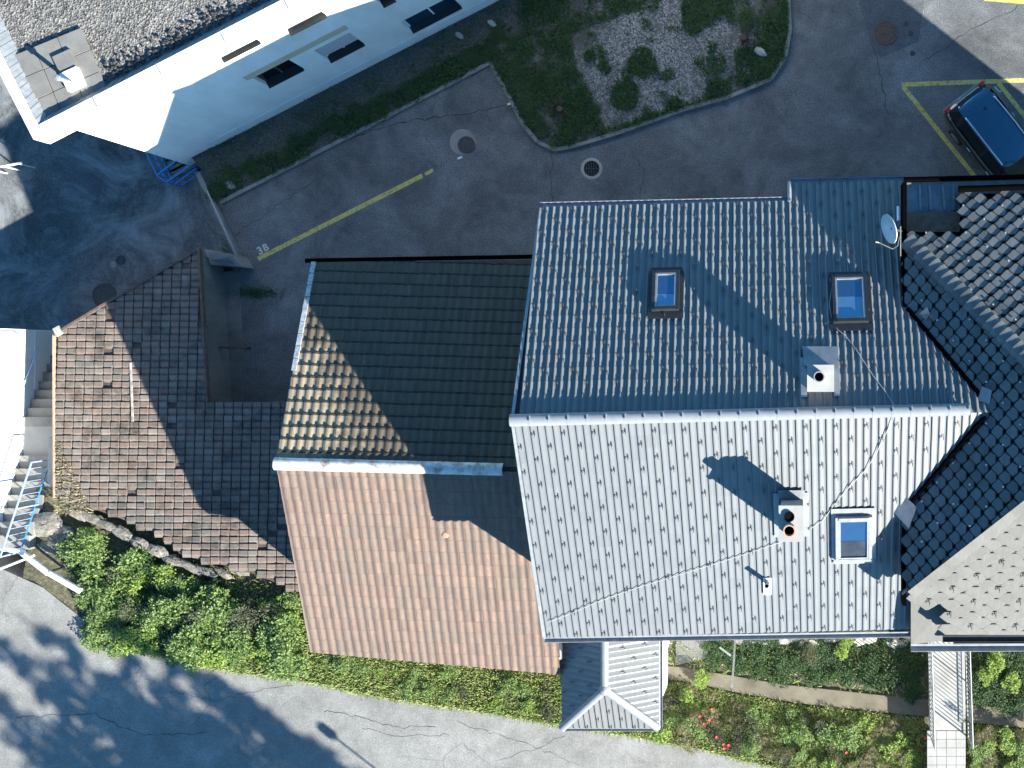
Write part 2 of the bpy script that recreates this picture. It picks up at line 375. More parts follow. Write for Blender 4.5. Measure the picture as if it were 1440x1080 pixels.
mb.add([(p.x, p.y, ZPA+.04) for p in path_n]+[(p.x, p.y, ZPA+.04) for p in path_s]+[(p.x, p.y, ZPA-.2) for p in path_n]+[(p.x, p.y, ZPA-.2) for p in path_s],
       [(i, n+i, n+i+1, i+1) for i in range(n-1)]+[(n+i, 3*n+i, 3*n+i+1, n+i+1) for i in range(n-1)]+[(2*n+i, i, i+1, 2*n+i+1) for i in range(n-1)])
tag(mb.build('path', M['path']), kind='structure')

# planting bed with kerb
kerb_px = [(284, 238), (312, 285), (500, 188), (690, 89), (713, 130), (738, 178), (757, 200), (780, 211), (812, 205), (880, 184), (960, 155), (1025, 137), (1084, 112), (1104, 82), (1111, 45), (1109, 0), (1098, -90)]
kerb = [W(x, y, 0) for x, y in kerb_px]
bed_poly = [(p.x, p.y) for p in kerb]+[(W(900, -120, 0).x, W(900, -120, 0).y), (W(700, -20, 0).x, W(700, -20, 0).y), (W(262, 212, 0).x, W(262, 212, 0).y)]
mb = MB(); mb.prism(bed_poly, -.3, .05); tag(mb.build('planting_bed', M['bed']), kind='structure')
mb = MB()
for a, b in zip(kerb[1:], kerb[2:]):
    d = (b-a); L = d.length; k = max(1, round(L/.9)); d.normalize(); nrm = Vector((-d.y, d.x, 0))
    for i in range(k):
        p = a+d*(L*i/k+.006); q = a+d*(L*(i+1)/k-.006)
        mb.prism([(p-nrm*.06)[:2], (q-nrm*.06)[:2], (q+nrm*.06)[:2], (p+nrm*.06)[:2]], -.2, .1+random.uniform(-.008, .008))
tag(mb.build('kerb', M['concrete']), kind='structure')
# patches and painted lines
def stripe(name, pts, w, z, mat, kind='structure'):
    m = MB()
    for a, b in zip(pts, pts[1:]):
        d = (b-a).normalized(); nrm = Vector((-d.y, d.x, 0))*w/2
        m.add([a-nrm, b-nrm, b+nrm, a+nrm], [(0, 1, 2, 3)])
    for i, v in enumerate(m.v): m.v[i] = (v[0], v[1], z)
    return tag(m.build(name, mat), kind=kind)
mb = MB(); mb.add([W(x, y, .004) for x, y in ((1196, -30), (1250, -60), (1300, 0), (1292, 58), (1238, 82), (1228, 62))], [(5, 4, 3, 2, 1, 0)])
tag(mb.build('asphalt_repair', M['asphalt_patch']), kind='structure')
stripe('parking_line', [W(363, 364, 0), W(594, 247, 0)], .15, .006, M['yellow'])
stripe('parking_line', [W(598, 245, 0), W(609, 239, 0)], .11, .006, M['yellow'])
stripe('parking_line', [W(1268, 119, 0), W(1520, 110, 0)], .15, .006, M['yellow'])
stripe('parking_line', [W(1270, 122, 0), W(1400, 285, 0)], .15, .010, M['yellow'])
stripe('parking_line', [W(1404, 117, 0), W(1530, 275, 0)], .15, .010, M['yellow'])
stripe('parking_line', [W(1384, -2, 0), W(1480, 6, 0)], .15, .006, M['yellow'])
def text(s, p, h, ang, mat):
    cu = bpy.data.curves.new('marking', 'FONT'); cu.body = s; cu.size = h*1.38; cu.offset = .012; cu.resolution_u = 4
    to = bpy.data.objects.new('tmp', cu); COL.objects.link(to)
    dg = bpy.context.evaluated_depsgraph_get(); me = bpy.data.meshes.new_from_object(to.evaluated_get(dg)); bpy.data.objects.remove(to)
    me.materials.clear(); me.materials.append(mat); o = bpy.data.objects.new('bay_marking', me); COL.objects.link(o)
    o.location = p; o.rotation_euler = (0, 0, ang); tag(o, kind='structure'); return o
text('3', W(364.5, 358.5, .006), .26, R(27), M['white_mark']); text('B', W(372, 354, .006), .24, R(27), M['white_mark'])
stripe('bay_marking', [W(1399, 122, 0), W(1405, 129, 0), W(1408, 127.5, 0)], .05, .006, M['white_mark'])

def crack(px, z, w, name='asphalt_crack'):
    pts = []
    for (x0, y0), (x1, y1) in zip(px, px[1:]):
        k = max(2, int(math.hypot(x1-x0, y1-y0)/7))
        for i in range(k): pts.append(W(x0+(x1-x0)*i/k+random.uniform(-2.2, 2.2), y0+(y1-y0)*i/k+random.uniform(-2.2, 2.2), z))
    m = MB(); n = len(pts)
    for i, p in enumerate(pts):
        d = (pts[min(i+1, n-1)]-pts[max(i-1, 0)]).normalized(); nr = Vector((-d.y, d.x, 0))*w*random.uniform(.3, 1); m.v += [tuple(p-nr), tuple(p+nr)]
    for i in range(n-1): m.f.append((2*i, 2*i+2, 2*i+3, 2*i+1)); m.sm.append(False)
    tag(m.build(name, M['crack']), kind='structure')
M['crack'] = plain('crack_filler', (.022, .023, .025), .9, var=.4, scale=10)
crack([(455, 205), (560, 172), (640, 162), (716, 148)], .003, .02)
crack([(778, 212), (774, 250), (777, 300)], .003, .012)
crack([(1208, 0), (1225, 60), (1240, 110), (1250, 170)], .003, .018)
crack([(1300, 85), (1360, 45), (1440, 5)], .003, .015)
crack([(330, 330), (430, 262), (470, 240)], .003, .012)
crack([(880, 200), (905, 240), (900, 290)], .003, .01)
crack([(455, 1000), (500, 1008), (560, 1024), (620, 1020)], ZR+.003, .010)
crack([(505, 1022), (560, 1035), (640, 1032)], ZR+.003, .008)
crack([(20, 1010), (130, 1002), (200, 1035), (300, 1030)], ZR+.003, .012)
crack([(240, 972), (300, 985), (420, 960)], ZR+.003, .008)
crack([(640, 1015), (740, 1045), (820, 1078)], ZR+.003, .008)
crack([(700, 1070), (760, 1050), (800, 1030)], ZR+.003, .006)
# ------------------------------------------------------------------ roof tile builders
def frame_of(plane, along):
    N = plane.n.copy(); V = Vector((-N.x*N.z, -N.y*N.z, N.x*N.x+N.y*N.y)).normalized()
    return V.cross(N), V, N
def prof(u, amp, kind):                                  # u in 0..1 over one wave
    if kind == 's':                                      # soft S wave
        return amp*(.5+.5*math.cos(2*math.pi*u))**.8
    if kind == 'rw': u = 1-u                             # roll: short steep flank, long gentle flank, flat trough
    e = .08 if kind == 're' else .11; w = .88 if kind == 're' else .53
    if u < e: return amp*(.5-.5*math.cos(math.pi*u/e))
    if u < e+w: return amp*(.5+.5*math.cos(math.pi*((u-e)/w)**.9))
    return 0.0
def wave_roof(O, U, V, N, ulen, vr, period, nw, gauge, amp, lift, th, kind='s', ns=8, keep=None, jit=.004, rim=0):
    m = MB(); tw = period*nw; nc = int(math.ceil(ulen/tw)); v0 = vr[0]; rows = int(math.ceil((vr[1]-vr[0])/gauge))
    for r in range(rows):
        for c in range(nc):
            va = v0+r*gauge; ctr = O+U*((c+.5)*tw)+V*(va+gauge/2)
            if keep and not keep(ctr): continue
            j = random.uniform(-jit, jit); j2 = random.uniform(-jit, jit); ju = random.uniform(-jit, jit)*.6
            vb = va+gauge*1.06; A = []; B = []; Dn = []
            for k in range(nw*ns+1):
                u = k/ns; h = prof(u % 1.0, amp, kind); uu = c*tw+u*period+ju
                if k in (0, nw*ns): h -= .004
                A.append(O+U*uu+V*(va+j2)+N*(h+lift+j)); Dn.append(O+U*uu+V*(va+j2+.004)+N*(h+lift+j-th)); B.append(O+U*uu+V*vb+N*(h-.002))
            n = len(A)
            if rim:
                fr = rim/(vb-va); A2 = [p.lerp(q, fr) for p, q in zip(A, B)]; f0 = len(m.f)
                m.add(A+A2, [(k, k+1, n+k+1, n+k) for k in range(n-1)], True)
                for q in range(f0, len(m.f)): m.mi[q] = 1
                AA, A = A, A2
            v = A+B; f = [(k, k+1, n+k+1, n+k) for k in range(n-1)]
            b0 = len(m.v); m.v += [tuple(p) for p in v+Dn+(AA if rim else A)]
            m.f += [tuple(i+b0 for i in q) for q in f]; m.sm += [True]*len(f)
            g2 = [(2*n+k, 2*n+k+1, 3*n+k+1, 3*n+k) for k in range(n-1)]
            m.f += [tuple(i+b0 for i in q) for q in g2]; m.sm += [False]*len(g2)
    return m
def flat_tiles(O, U, V, N, ulen, vr, w, gauge, lift, th, keep=None, jit=.006):
    m = MB(); nc = int(math.ceil(ulen/w)); rows = int(math.ceil((vr[1]-vr[0])/gauge))
    for c in range(nc):
        for r in range(rows):
            va = vr[0]+r*gauge+random.uniform(-.006, .006); ctr = O+U*((c+.5)*w)+V*(va+gauge/2)
            if keep and not keep(ctr): continue
            u0, u1 = c*w+.019+random.uniform(-.005, .005), (c+1)*w-.019+random.uniform(-.005, .005)
            j = random.uniform(-jit, jit); k = random.uniform(-jit, jit)
            def P(u, v, h): return O+U*u+V*v+N*(h+j+(k if u > (c+.5)*w else -k))
            t0, t1, t2, t3 = va, va+gauge*.6, va+gauge*.8, va+gauge*1.05
            vs = [P(u0, t0, lift), P(u1, t0, lift), P(u1, t1, lift*.9), P(u0, t1, lift*.9), P(u1, t2, lift*.35), P(u0, t2, lift*.35), P(u1, t3, .0), P(u0, t3, .0),
                  P(u0, t0, lift-th), P(u1, t0, lift-th), P(u0, t2, -th), P(u1, t2, -th)]
            m.add(vs, [(0, 1, 2, 3), (3, 2, 4, 5), (5, 4, 6, 7), (8, 9, 1, 0), (8, 0, 3, 5, 10), (9, 11, 4, 2, 1)])
    return m
def slate_tiles(O, U, V, N, ulen, vlen, a, b, lift, keep=None):
    m = MB(); r = 0
    while r*b < vlen+b:
        c = -1
        while c*2*a < ulen+2*a:
            uc = c*2*a+(a if r % 2 else 0)+random.uniform(-.012, .012); vc = r*b+random.uniform(-.012, .012)
            ctr = O+U*uc+V*vc
            if keep is None or keep(ctr):
                jl = random.uniform(-.006, .01); s = .97
                pts = [(-.16, -.9), (.14, -.92), (.56, -.44), (.94, .0), (.5, .75), (-.5, .75), (-.94, .0), (-.58, -.42)]
                P = []
                for x, y in pts:
                    h = (lift+jl)*(1-(y+1)/2)+.004
                    P.append(O+U*(uc+x*a*s+random.uniform(-.008, .008))+V*(vc+y*b*1.0+random.uniform(-.006, .006))+N*h)
                D = [p-N*.026 for p in P]; n = 8
                cc = sum(P, Vector())/n; I = [cc+(p-cc)*.83+N*.004 for p in P]
                f0 = len(m.f); m.add(I+P+D, [tuple(range(n))]+[(i, n+i, n+(i+1) % n, (i+1) % n) for i in range(n)]+[(2*n+i, 2*n+(i+1) % n, n+(i+1) % n, n+i) for i in range(n)])
                for k in range(f0+1, len(m.f)): m.mi[k] = 1
            c += 1
        r += 1
    return m
def caps(pts_a, pts_b, r, step, mat_mb, up=Vector((0, 0, 1)), half=True, taper=.06):
    a, b = Vector(pts_a), Vector(pts_b); d = (b-a); L = d.length; d.normalize(); side = d.cross(up).normalized(); nrm = side.cross(d).normalized()
    k = int(L/step); ns = 10
    for i in range(k):
        p = a+d*(i*step); q = a+d*((i+1)*step+step*.12); vs = []
        for base, rr in ((p, r*(1+taper)), (q, r)):
            for s in range(ns+1):
                an = math.pi*s/ns; vs.append(base+side*math.cos(an)*rr+nrm*(math.sin(an)*rr*.8-.02))
        for s in range(ns+1):
            an = math.pi*s/ns; vs.append(p+side*math.cos(an)*r*(1+taper)+nrm*(math.sin(an)*r*(1+taper)*.8-.02))
        for s in range(ns+1):
            an = math.pi*s/ns; vs.append(p+side*math.cos(an)*(r*(1+taper)-.02)+nrm*(math.sin(an)*(r*(1+taper)-.02)*.8-.02))
        n = ns+1
        f = [(s, s+1, n+s+1, n+s) for s in range(ns)]
        b0 = len(mat_mb.v); mat_mb.v += [tuple(v) for v in vs]
        mat_mb.f += [tuple(i2+b0 for i2 in q2) for q2 in f]; mat_mb.sm += [True]*len(f)
        g2 = [(3*n+s, 3*n+s+1, 2*n+s+1, 2*n+s) for s in range(ns)]
        mat_mb.f += [tuple(i2+b0 for i2 in q2) for q2 in g2]; mat_mb.sm += [False]*len(g2)
def gutter(pts, r, name, mat, parent):
    m = MB(); pts = [Vector(p) for p in pts]; ns = 8
    for a, b in zip(pts, pts[1:]):
        d = (b-a).normalized(); side = Vector((d.y, -d.x, 0)).normalized(); vs = []
        for rr in (r, r-.012):
            for base in (a, b):
                for s in range(ns+1):
                    an = math.pi*s/ns; vs.append(base+side*math.cos(an)*rr-Vector((0, 0, math.sin(an)*rr)))
        n = ns+1
        m.add(vs, [(s, n+s, n+s+1, s+1) for s in range(ns)]+[(2*n+s, 2*n+s+1, 3*n+s+1, 3*n+s) for s in range(ns)]+[(0, 2*n, 3*n, n), (ns, n+ns, 3*n+ns, 2*n+ns)], False)
        for base in (a, b):
            m.add([base+side*math.cos(math.pi*s/ns)*r-Vector((0, 0, math.sin(math.pi*s/ns)*r)) for s in range(ns+1)], [tuple(range(ns+1))])
    return m.build(name, mat, parent)
def vcut(a, b, inside):                                  # vertical cutting plane through a-b keeping the side of 'inside'
    d = b-a; no = Vector((d.y, -d.x, 0)).normalized()
    if (inside-a).dot(no) > 0: no = -no
    return (a, no)

# hook mesh shared by the snow hooks
def hook_mesh():
    m = MB(); m.box((0, -.07, .006), (.018, .09, .006))
    pts = [Vector((0, -.14+.032*math.cos(t), .034+.030*math.sin(t))) for t in [math.pi*(-.5+1.45*k/9) for k in range(10)]]
    m.tube(pts, .010, 5); me = m._mesh('snow_hook'); me.materials.append(M['hook']); return me
HOOK = hook_mesh()
def place_hooks(root, spots, name='snow_hook', limit=100, mat=None):
    me = HOOK
    if name == 'slate_pin':
        q = MB(); q.box((0, 0, .03), (.035, .035, .03)); me = q._mesh('slate_pin'); me.materials.append(mat)
    elif mat: me = HOOK.copy(); me.materials.clear(); me.materials.append(mat)
    spots = sorted(spots, key=lambda s: -s[0].z); base = root.location
    for p, U, V, N in spots[:limit]:
        o = bpy.data.objects.new(name, me); COL.objects.link(o); o.parent = root
        o.matrix_local = Matrix.Translation(p-base) @ Matrix((U, V, N)).transposed().to_4x4()
    if len(spots) > limit:
        m = MB(); src = [v.co.copy() for v in me.vertices]; fs = [tuple(f.vertices) for f in me.polygons]
        for p, U, V, N in spots[limit:]: m.add([p+U*c.x+V*c.y+N*c.z for c in src], fs)
        tag(m.build(name, mat or M['hook'], root), kind='stuff')

# ------------------------------------------------------------------ grey house
HRG = 11.7; G1, G2 = W(720, 591, HRG), W(1400, 574, HRG)
NWc = W(760, 292, 9.3); SWc = W(765, 897, 9.05)
PN = Plane(G1, G2, NWc); PS = Plane(G1, G2, SWc)
gh = thing('grey_house', (-2, -2, 0), 'large house under grey glazed wavy tiles with two chimneys and three roof windows', 'house')
Un, Vn, Nn = frame_of(PN, None); Us, Vs, Ns = frame_of(PS, None)
PER, GA = .172, .338
NEc = PN.hit(1113, 284); N2a = PN.hit(1113, 259); N2b = PN.hit(1272, 255)
# north slope: U runs west, so start at the east end
On = NWc - Un*0 ; un_len = 12.0
On = NWc - Un*(un_len)                                  # east end; tiles run west to the verge
top_n = (G1-NWc).dot(Vn)
keepn = lambda c: (c-NEc).dot(Vn) > 0 or c.x > NEc.x+.05
ext = (NEc-N2a).dot(Vn)
k_ext = math.ceil(ext/GA)
mN = wave_roof(On, Un, Vn, Nn, un_len, (-k_ext*GA, top_n-.22), PER, 2, GA, .043, .012, .014, 'rw', 12, keepn, .003)
mN.clip([vcut(NWc+Vector((0, 8, 0)), W(720, 591, HRG)-Vector((0, 1, 0))*.3, Vector((0, 0, 0)))]) if False else None
mN.clip([vcut(Vector((NWc.x, NWc.y, 0)), Vector((G1.x, G1.y, 0)), Vector((0, 0, 0))), (N2a+Vector((0, .02, 0)), Vn*-1)])
rn = mN.build('roof', M['grey_tile'], gh)
top_s = (G1-SWc).dot(Vs)
mS = wave_roof(SWc-Us*.1, Us, Vs, Ns, 12.2, (0, top_s-.06), PER, 2, GA, .024, .0015, .004, 're', 16, None, .001)
mS.clip([vcut(Vector((SWc.x, SWc.y, 0)), Vector((G1.x, G1.y, 0)), Vector((0, 0, 0))), (Vector((PS.hit(1282, 800).x+.35, 0, 0)), Vector((1, 0, 0)))] if False else [vcut(Vector((SWc.x, SWc.y, 0)), Vector((G1.x, G1.y, 0)), Vector((0, 0, 0)))])
SEx = PS.hit(1281, 889)
mS.clip([(Vector((SEx.x+1.7, 0, 0)), Vector((1, 0, 0))), vcut(G1-Vector((0, .04, 0)), G2-Vector((0, .04, 0)), SWc)])
rs = mS.build('roof', M['grey_tile'], gh)
# underlay so that no light leaks, and verge boards
mb = MB()
dn = Nn*.05; ds = Ns*.05
e_n = PN.hit(1272, 284)
mb.slab([NWc-dn, NEc-dn, PN.hit(1272, 282)-dn, G2-Nn*.05, G1-dn], .12)
mb.slab([N2a-dn, N2b-dn, PN.hit(1272, 285)-dn, PN.hit(1113, 285)-dn], .12)
mb.slab([SWc-ds, SEx-ds, Vector((SEx.x+.4, SEx.y, SEx.z))-ds, G2-ds, G1-ds], .12)
mb.build('roof_underlay', M['dark_metal'], gh)
mb = MB()
for a, b in ((NWc, G1), (SWc, G1)):
    d = (b-a); wv = Vector((-.03, 0, 0)); mb.add([a+wv-Vector((0, 0, .16)), b+wv-Vector((0, 0, .16)), b+wv+Vector((0, 0, .02)), a+wv+Vector((0, 0, .02)), a-Vector((0, 0, .16))+Vector((.04, 0, 0)), b-Vector((0, 0, .16))+Vector((.04, 0, 0)), b+Vector((.04, 0, .02)), a+Vector((.04, 0, .02))],
        [(0, 3, 2, 1), (4, 5, 6, 7), (3, 7, 6, 2), (0, 1, 5, 4), (0, 4, 7, 3), (1, 2, 6, 5)])
mb.build('verge_board', M['grey_metal'], gh)
mb = MB(); zt = 8.55
mb.prism([(NWc.x+.12, SWc.y+.55), (SEx.x+.3, SEx.y+.6), (2.9, NWc.y-.3), (NWc.x+.12, NWc.y-.35)], -.6, zt)
mb.add([(NWc.x+.12, NWc.y-.35, zt), (NWc.x+.12, SWc.y+.55, zt), (G1.x+.12, G1.y, HRG-.2)], [(0, 1, 2)])
mb.build('wall', M['house_wall'], gh)
mb = MB(); caps(G1+Vector((0, 0, .05))-(G2-G1).normalized()*.03, W(1383, 575, HRG)+Vector((0, 0, .05)), .14, .43, mb, taper=.04)
rc = mb.build('ridge_cap', M['grey_ridge'], gh)
mb = MB(); d = (G2-G1).normalized()
for i in range(1, 25):
    p = G1+d*(.43*i)+Vector((0, .04, .15)); o_ = MB(); o_.box(p, (.022, .13, .014), Matrix.Rotation(R(-18), 3, 'X')); o_.build('ridge_clip', M['hook_bright'], rc)
gutter([SWc+Vector((0, -.06, -.03)), SEx+Vector((.02, -.06, -.03))], .075, 'gutter', M['grey_metal'], gh)
gutter([NWc+Vector((-.02, .07, -.03)), NEc+Vector((0, .07, -.03))], .07, 'gutter', M['grey_metal'], gh)
gutter([N2a+Vector((-.02, .07, -.03)), N2b+Vector((0, .07, -.03))], .07, 'gutter', M['grey_metal'], gh)
mb = MB(); mb.tube([NEc+Vector((-.05, .0, .04)), N2a+Vector((-.05, .05, .04))], .05, 6); mb.build('verge_trim', M['grey_metal'], gh)
# snow hooks
def excl(px, py, z):
    for x0, y0, x1, y1 in ((912, 375, 965, 445), (1165, 382, 1222, 462), (1128, 488, 1180, 556), (1088, 695, 1134, 768), (1165, 714, 1232, 790), (1060, 800, 1092, 850)):
        if x0 < px < x1 and y0 < py < y1: return True
    return False
def pix(p): k = (CAMH-p.z)/FPX; return p.x/k+NX, NY-p.y/k
spots = []
rows = int(top_n/GA)-1
for r in range(-k_ext, rows):
    for c in range(0, 18):
        u = (4*c+(2 if r % 2 else 0)+.5)*PER
        p = NWc-Un*(u)+Vn*(r*GA+.2)+Nn*.035; X, Y = pix(p)
        if excl(X, Y, 0) or X > 1262 or (r < 0 and X < 1120) : continue
        if Y > 465 and X > 1275+(Y-465)*.98: continue
        spots.append((p, Un, Vn, Nn))
rows = int(top_s/GA)
for r in range(0, rows):
    for c in range(0, 18):
        u = (4*c+(2 if r % 2 else 0)+1.0)*PER
        p = SWc+Us*u+Vs*(r*GA+.22)+Ns*.03; X, Y = pix(p)
        if excl(X, Y, 0) or X > 1272+max(0, 690-Y)*.9: continue
        spots.append((p, Us, Vs, Ns))
place_hooks(gh, spots)
# roof windows
def roof_window(plane, px0, py0, px1, py1, mat_frame, glass_top, glass_low, split, label):
    U, V, N = frame_of(plane, None); a = plane.hit(px0, py1); b = plane.hit(px1, py0); c = (a+b)/2
    w = abs((b-a).dot(U)); h = abs((b-a).dot(V)); Rm = Matrix((U, V, N)).transposed()
    m = MB(); t = .075; H = .17
    def bx(mm, x, y, z, sx, sy, sz): mm.box(c+U*x+V*y+N*z, (sx, sy, sz), Rm)
    bx(m, -w/2+t/2, 0, H/2, t, h, H); bx(m, w/2-t/2, 0, H/2, t, h, H)
    bx(m, 0, h/2-t/2, H/2+.012, w-2*t-.002, t, H+.024); bx(m, 0, -h/2+t/2, H/2+.006, w-2*t-.002, t, H)
    o = m.build('roof_window', mat_frame, gh); tag(o, label)
    m = MB(); t2 = .045; wi, hi = w-2*t, h-2*t
    bx(m, -wi/2+t2/2, 0, H-.03, t2, hi, .05); bx(m, wi/2-t2/2, 0, H-.03, t2, hi, .05); bx(m, 0, hi/2-t2/2, H-.028, wi-2*t2-.002, t2, .05); bx(m, 0, -hi/2+t2/2, H-.028, wi-2*t2-.002, t2, .05)
    m.build('frame', M['grey_metal'], o)
    wg, hg = wi-2*t2, hi-2*t2; sgn = split
    hs = hg*abs(split); m = MB(); m.box(c+V*(hg/2-hs/2 if sgn > 0 else -hg/2+hs/2)+N*(H-.05), (wg, hs-.004, .01), Rm); m.build('pane', glass_top, o)
    m = MB(); h2 = hg-hs; m.box(c+V*(-hg/2+h2/2 if sgn > 0 else hg/2-h2/2)+N*(H-.045), (wg, h2-.004, .01), Rm); m.build('blind', glass_low, o)
    m = MB(); bx(m, 0, -h/2-.07, .055, w+.1, .12, .012); bx(m, -w/2-.05, 0, .05, .09, h, .012); bx(m, w/2+.05, 0, .05, .09, h, .012); bx(m, 0, h/2+.1, .06, w+.2, .18, .012)
    m.build('flashing', M['dark_metal'] if mat_frame == M['dark_metal'] else M['grey_metal'], o)
roof_window(PN, 917, 384, 957, 440, M['dark_metal'], M['blind'], M['glass'], .38, 'small dark framed roof window with blue pane')
roof_window(PN, 1172, 390, 1218, 457, M['dark_metal'], M['blind'], M['glass'], .55, 'larger dark framed roof window beside the dish')
roof_window(PS, 1175, 722, 1226, 785, M['grey_metal'], M['glass'], M['pane_dull'], .55, 'pale framed roof window on the sunny slope')
# chimneys
def chimney(plane, px0, py0, px1, py1, top, flues, label, apron_dir):
    zc = plane.hit((px0+px1)/2, (py0+py1)/2).z; a = W(px0, py1, top); b = W(px1, py0, top); lo = zc-1.0
    cx, cy = (a.x+b.x)/2, (a.y+b.y)/2; w, h = b.x-a.x, b.y-a.y
    m = MB(); m.box((cx, cy, (lo+top-.07)/2), (w-.07, h-.07, top-.07-lo)); o = m.build('chimney', M['pale_concrete'], gh); tag(o, label)
    m = MB(); m.box((cx, cy, top-.035), (w, h, .07)); m.build('cap', M['pale_concrete'], o)
    for fx, fy, r, hh, mt in flues:
        p = W(fx, fy, top+hh); m = MB(); m.lathe((p.x, p.y, 0), [(r, top-.001), (r, top+hh), (r-.025, top+hh), (r-.025, top+.02)], 24); m.build('flue', mt, o)
        m = MB(); m.disc((p.x, p.y, top+.025), r-.024); m.build('flue_throat', M['soot_dark'], o)
    m = MB(); U, V, N = frame_of(plane, None); Rm = Matrix((U, V, N)).transposed()
    c = Vector((cx, cy, plane.z(cx, cy)))
    m.box(c+N*.055+U*(w/2+.07), (.14, h/.87+.3, .014), Rm); m.box(c+N*.055-U*(w/2+.07), (.14, h/.87+.3, .014), Rm)
    m.build('flashing', M['grey_metal'], o)
    m = MB(); y0 = cy+h/2
    if apron_dir > 0: pts = [(cx-w/2-.06, y0-.03), (cx+w/2+.1, y0-.03), (cx+w/2+.12, y0+.42), (cx-w/2-.1, y0+.42)]
    else: pts = [(cx-w/2-.02, y0-.02), (cx+w/2+.02, y0-.02), (cx+w/2+.04, y0+.2), (cx-w/2-.04, y0+.2)]
    m.slab([Vector((x, y, plane.z(x, y)+.1+(.02 if y < y0 else 0))) for x, y in pts], .015); m.build('apron', M['lead'], o)
    return o
chimney(PN, 1135, 513, 1173, 551, 12.02, [(1152, 530, .125, .14, M['grey_metal'])], 'square white chimney with one steel flue on shaded slope', 1)
chimney(PS, 1095, 711, 1130, 762, 12.05, [(1110, 727, .115, .05, M['soot_dark']), (1110, 747, .135, .3, M['terra'])], 'oblong chimney with two clay flues on sunny slope', -1)
p = PS.hit(1079, 818); m = MB(); Rm = Matrix((Us, Vs, Ns)).transposed()
m.box(p+Ns*.05-Vs*.1, (.2, .5, .02), Rm); vp = m.build('vent_pipe', M['white_paint'], gh)
m = MB(); m.lathe((p.x, p.y, 0), [(.06, p.z-.1), (.06, p.z+.5), (.045, p.z+.5), (.045, p.z+.3)], 16); m.build('pipe', M['lead'], vp); m = MB(); m.disc((p.x, p.y, p.z+.32), .046, 16); m.build('pipe_mouth', M['soot_dark'], vp)  # black mouth disc paints the darkness inside the pipe
# valley sheets where slate roof meets
# cable
m = MB()
cs = [(772, 873), (800, 862), (840, 845), (870, 834), (905, 822), (950, 808), (1000, 793), (1050, 777), (1092, 763), (1132, 747), (1158, 730), (1173, 708), (1195, 682), (1215, 662), (1230, 640), (1242, 615), (1255, 590)]
cn = [(1258, 572), (1245, 552), (1228, 530), (1216, 512), (1203, 492), (1190, 475), (1178, 465), (1170, 452), (1166, 430), (1170, 405), (1167, 392)]
m.tube([PS.hit(*q)+Ns*(.045+random.uniform(-.01, .012)) for q in cs]+[W(1258, 580, HRG+.14)]+[PN.hit(*q)+Nn*(.05+random.uniform(-.01, .012)) for q in cn], .009, 6)
tag(m.build('roof_cable', M['cable'], base=W(1258, 580, HRG)), 'thin white cable sagging across the grey tiled roof over its ridge', 'cable')

# ------------------------------------------------------------------ porch
ZP = 4.8; pw, pe, psy = W(790, 1022, ZP).x, W(926, 1022, ZP).x, W(860, 1024, ZP).y
pxm = (pw+pe)/2; rise = .64*(pe-pw)/2; PA = Vector((pxm, psy+(pe-pw)/2, ZP+rise)); PB = Vector((pxm, -6.2, ZP+rise))
po = thing('porch', (pxm, psy+1.5, 0), 'narrow porch with hipped grey tile roof beside the street', 'porch')
SWp, SEp = Vector((pw, psy, ZP)), Vector((pe, psy, ZP)); ctr = Vector((pxm, psy+2, ZP))
pl = {'w': Plane(SWp, PA, PB), 'e': Plane(SEp, PA, PB), 's': Plane(SWp, SEp, PA)}
for key, O, ul, cuts in (('w', Vector((pw, -6.2, ZP)), 5.2, [vcut(SWp, PA, Vector((pw, -7, 0)))]), ('e', SEp, 5.2, [vcut(SEp, PA, Vector((pe, -7, 0)))]), ('s', SWp, pe-pw, [vcut(SWp, PA, Vector((pxm, psy, 0))), vcut(SEp, PA, Vector((pxm, psy, 0)))])):
    U, V, N = frame_of(pl[key], None); L = (PA-O).dot(V)
    m = wave_roof(O, U, V, N, ul, (0, L-.1), PER, 2, GA, .028, .004, .006, {'w': 'rw', 'e': 're', 's': 're'}[key], 12, None, .0015)
    m.clip(cuts); m.build('roof', M['grey_tile'], po)
    sp = []
    for r in range(0, int(L/GA)):
        for c in range(0, 8):
            p = O+U*((4*c+(2 if r % 2 else 0)+.5)*PER)+V*(r*GA+.2)+N*.03
            ok = all((p-co).dot(no) < -.2 for co, no in cuts) and p.y < -7.3
            if ok: sp.append((p, U, V, N))
    place_hooks(po, sp)
m = MB(); dz = Vector((0, 0, -.08)); m.slab([SWp+dz, SEp+dz, PA+dz], .06); m.slab([SEp+dz, Vector((pe, -6.2, ZP))+dz, PB+dz, PA+dz], .06); m.slab([Vector((pw, -6.2, ZP))+dz, SWp+dz, PA+dz, PB+dz], .06); m.build('roof_underlay', M['dark_metal'], po)
m = MB(); up = Vector((0, 0, .05)); caps(SWp+up, PA+up, .11, .36, m); caps(SEp+up, PA+up, .11, .36, m); caps(PA+up, PB+up, .11, .4, m); m.lathe(PA+Vector((0, 0, -.05)), [(.17, 0), (.16, .12), (.1, .18), (0.01, .2)], 14, True); m.build('hip_cap', M['grey_ridge'], po)
gutter([Vector((pe+.06, psy-.02, ZP-.02)), Vector((pe+.06, -7.0, ZP-.02))], .06, 'gutter', M['grey_metal'], po)
gutter([Vector((pw+.02, psy-.05, ZP-.02)), Vector((pe, psy-.05, ZP-.02))], .05, 'gutter', M['grey_metal'], po)
m = MB(); m.prism([(pw+.25, psy+.35), (pe-.1, psy+.35), (pe-.1, -6.8), (pw+.25, -6.8)], .3, ZP-.1); m.build('wall', M['white_wall'], po)
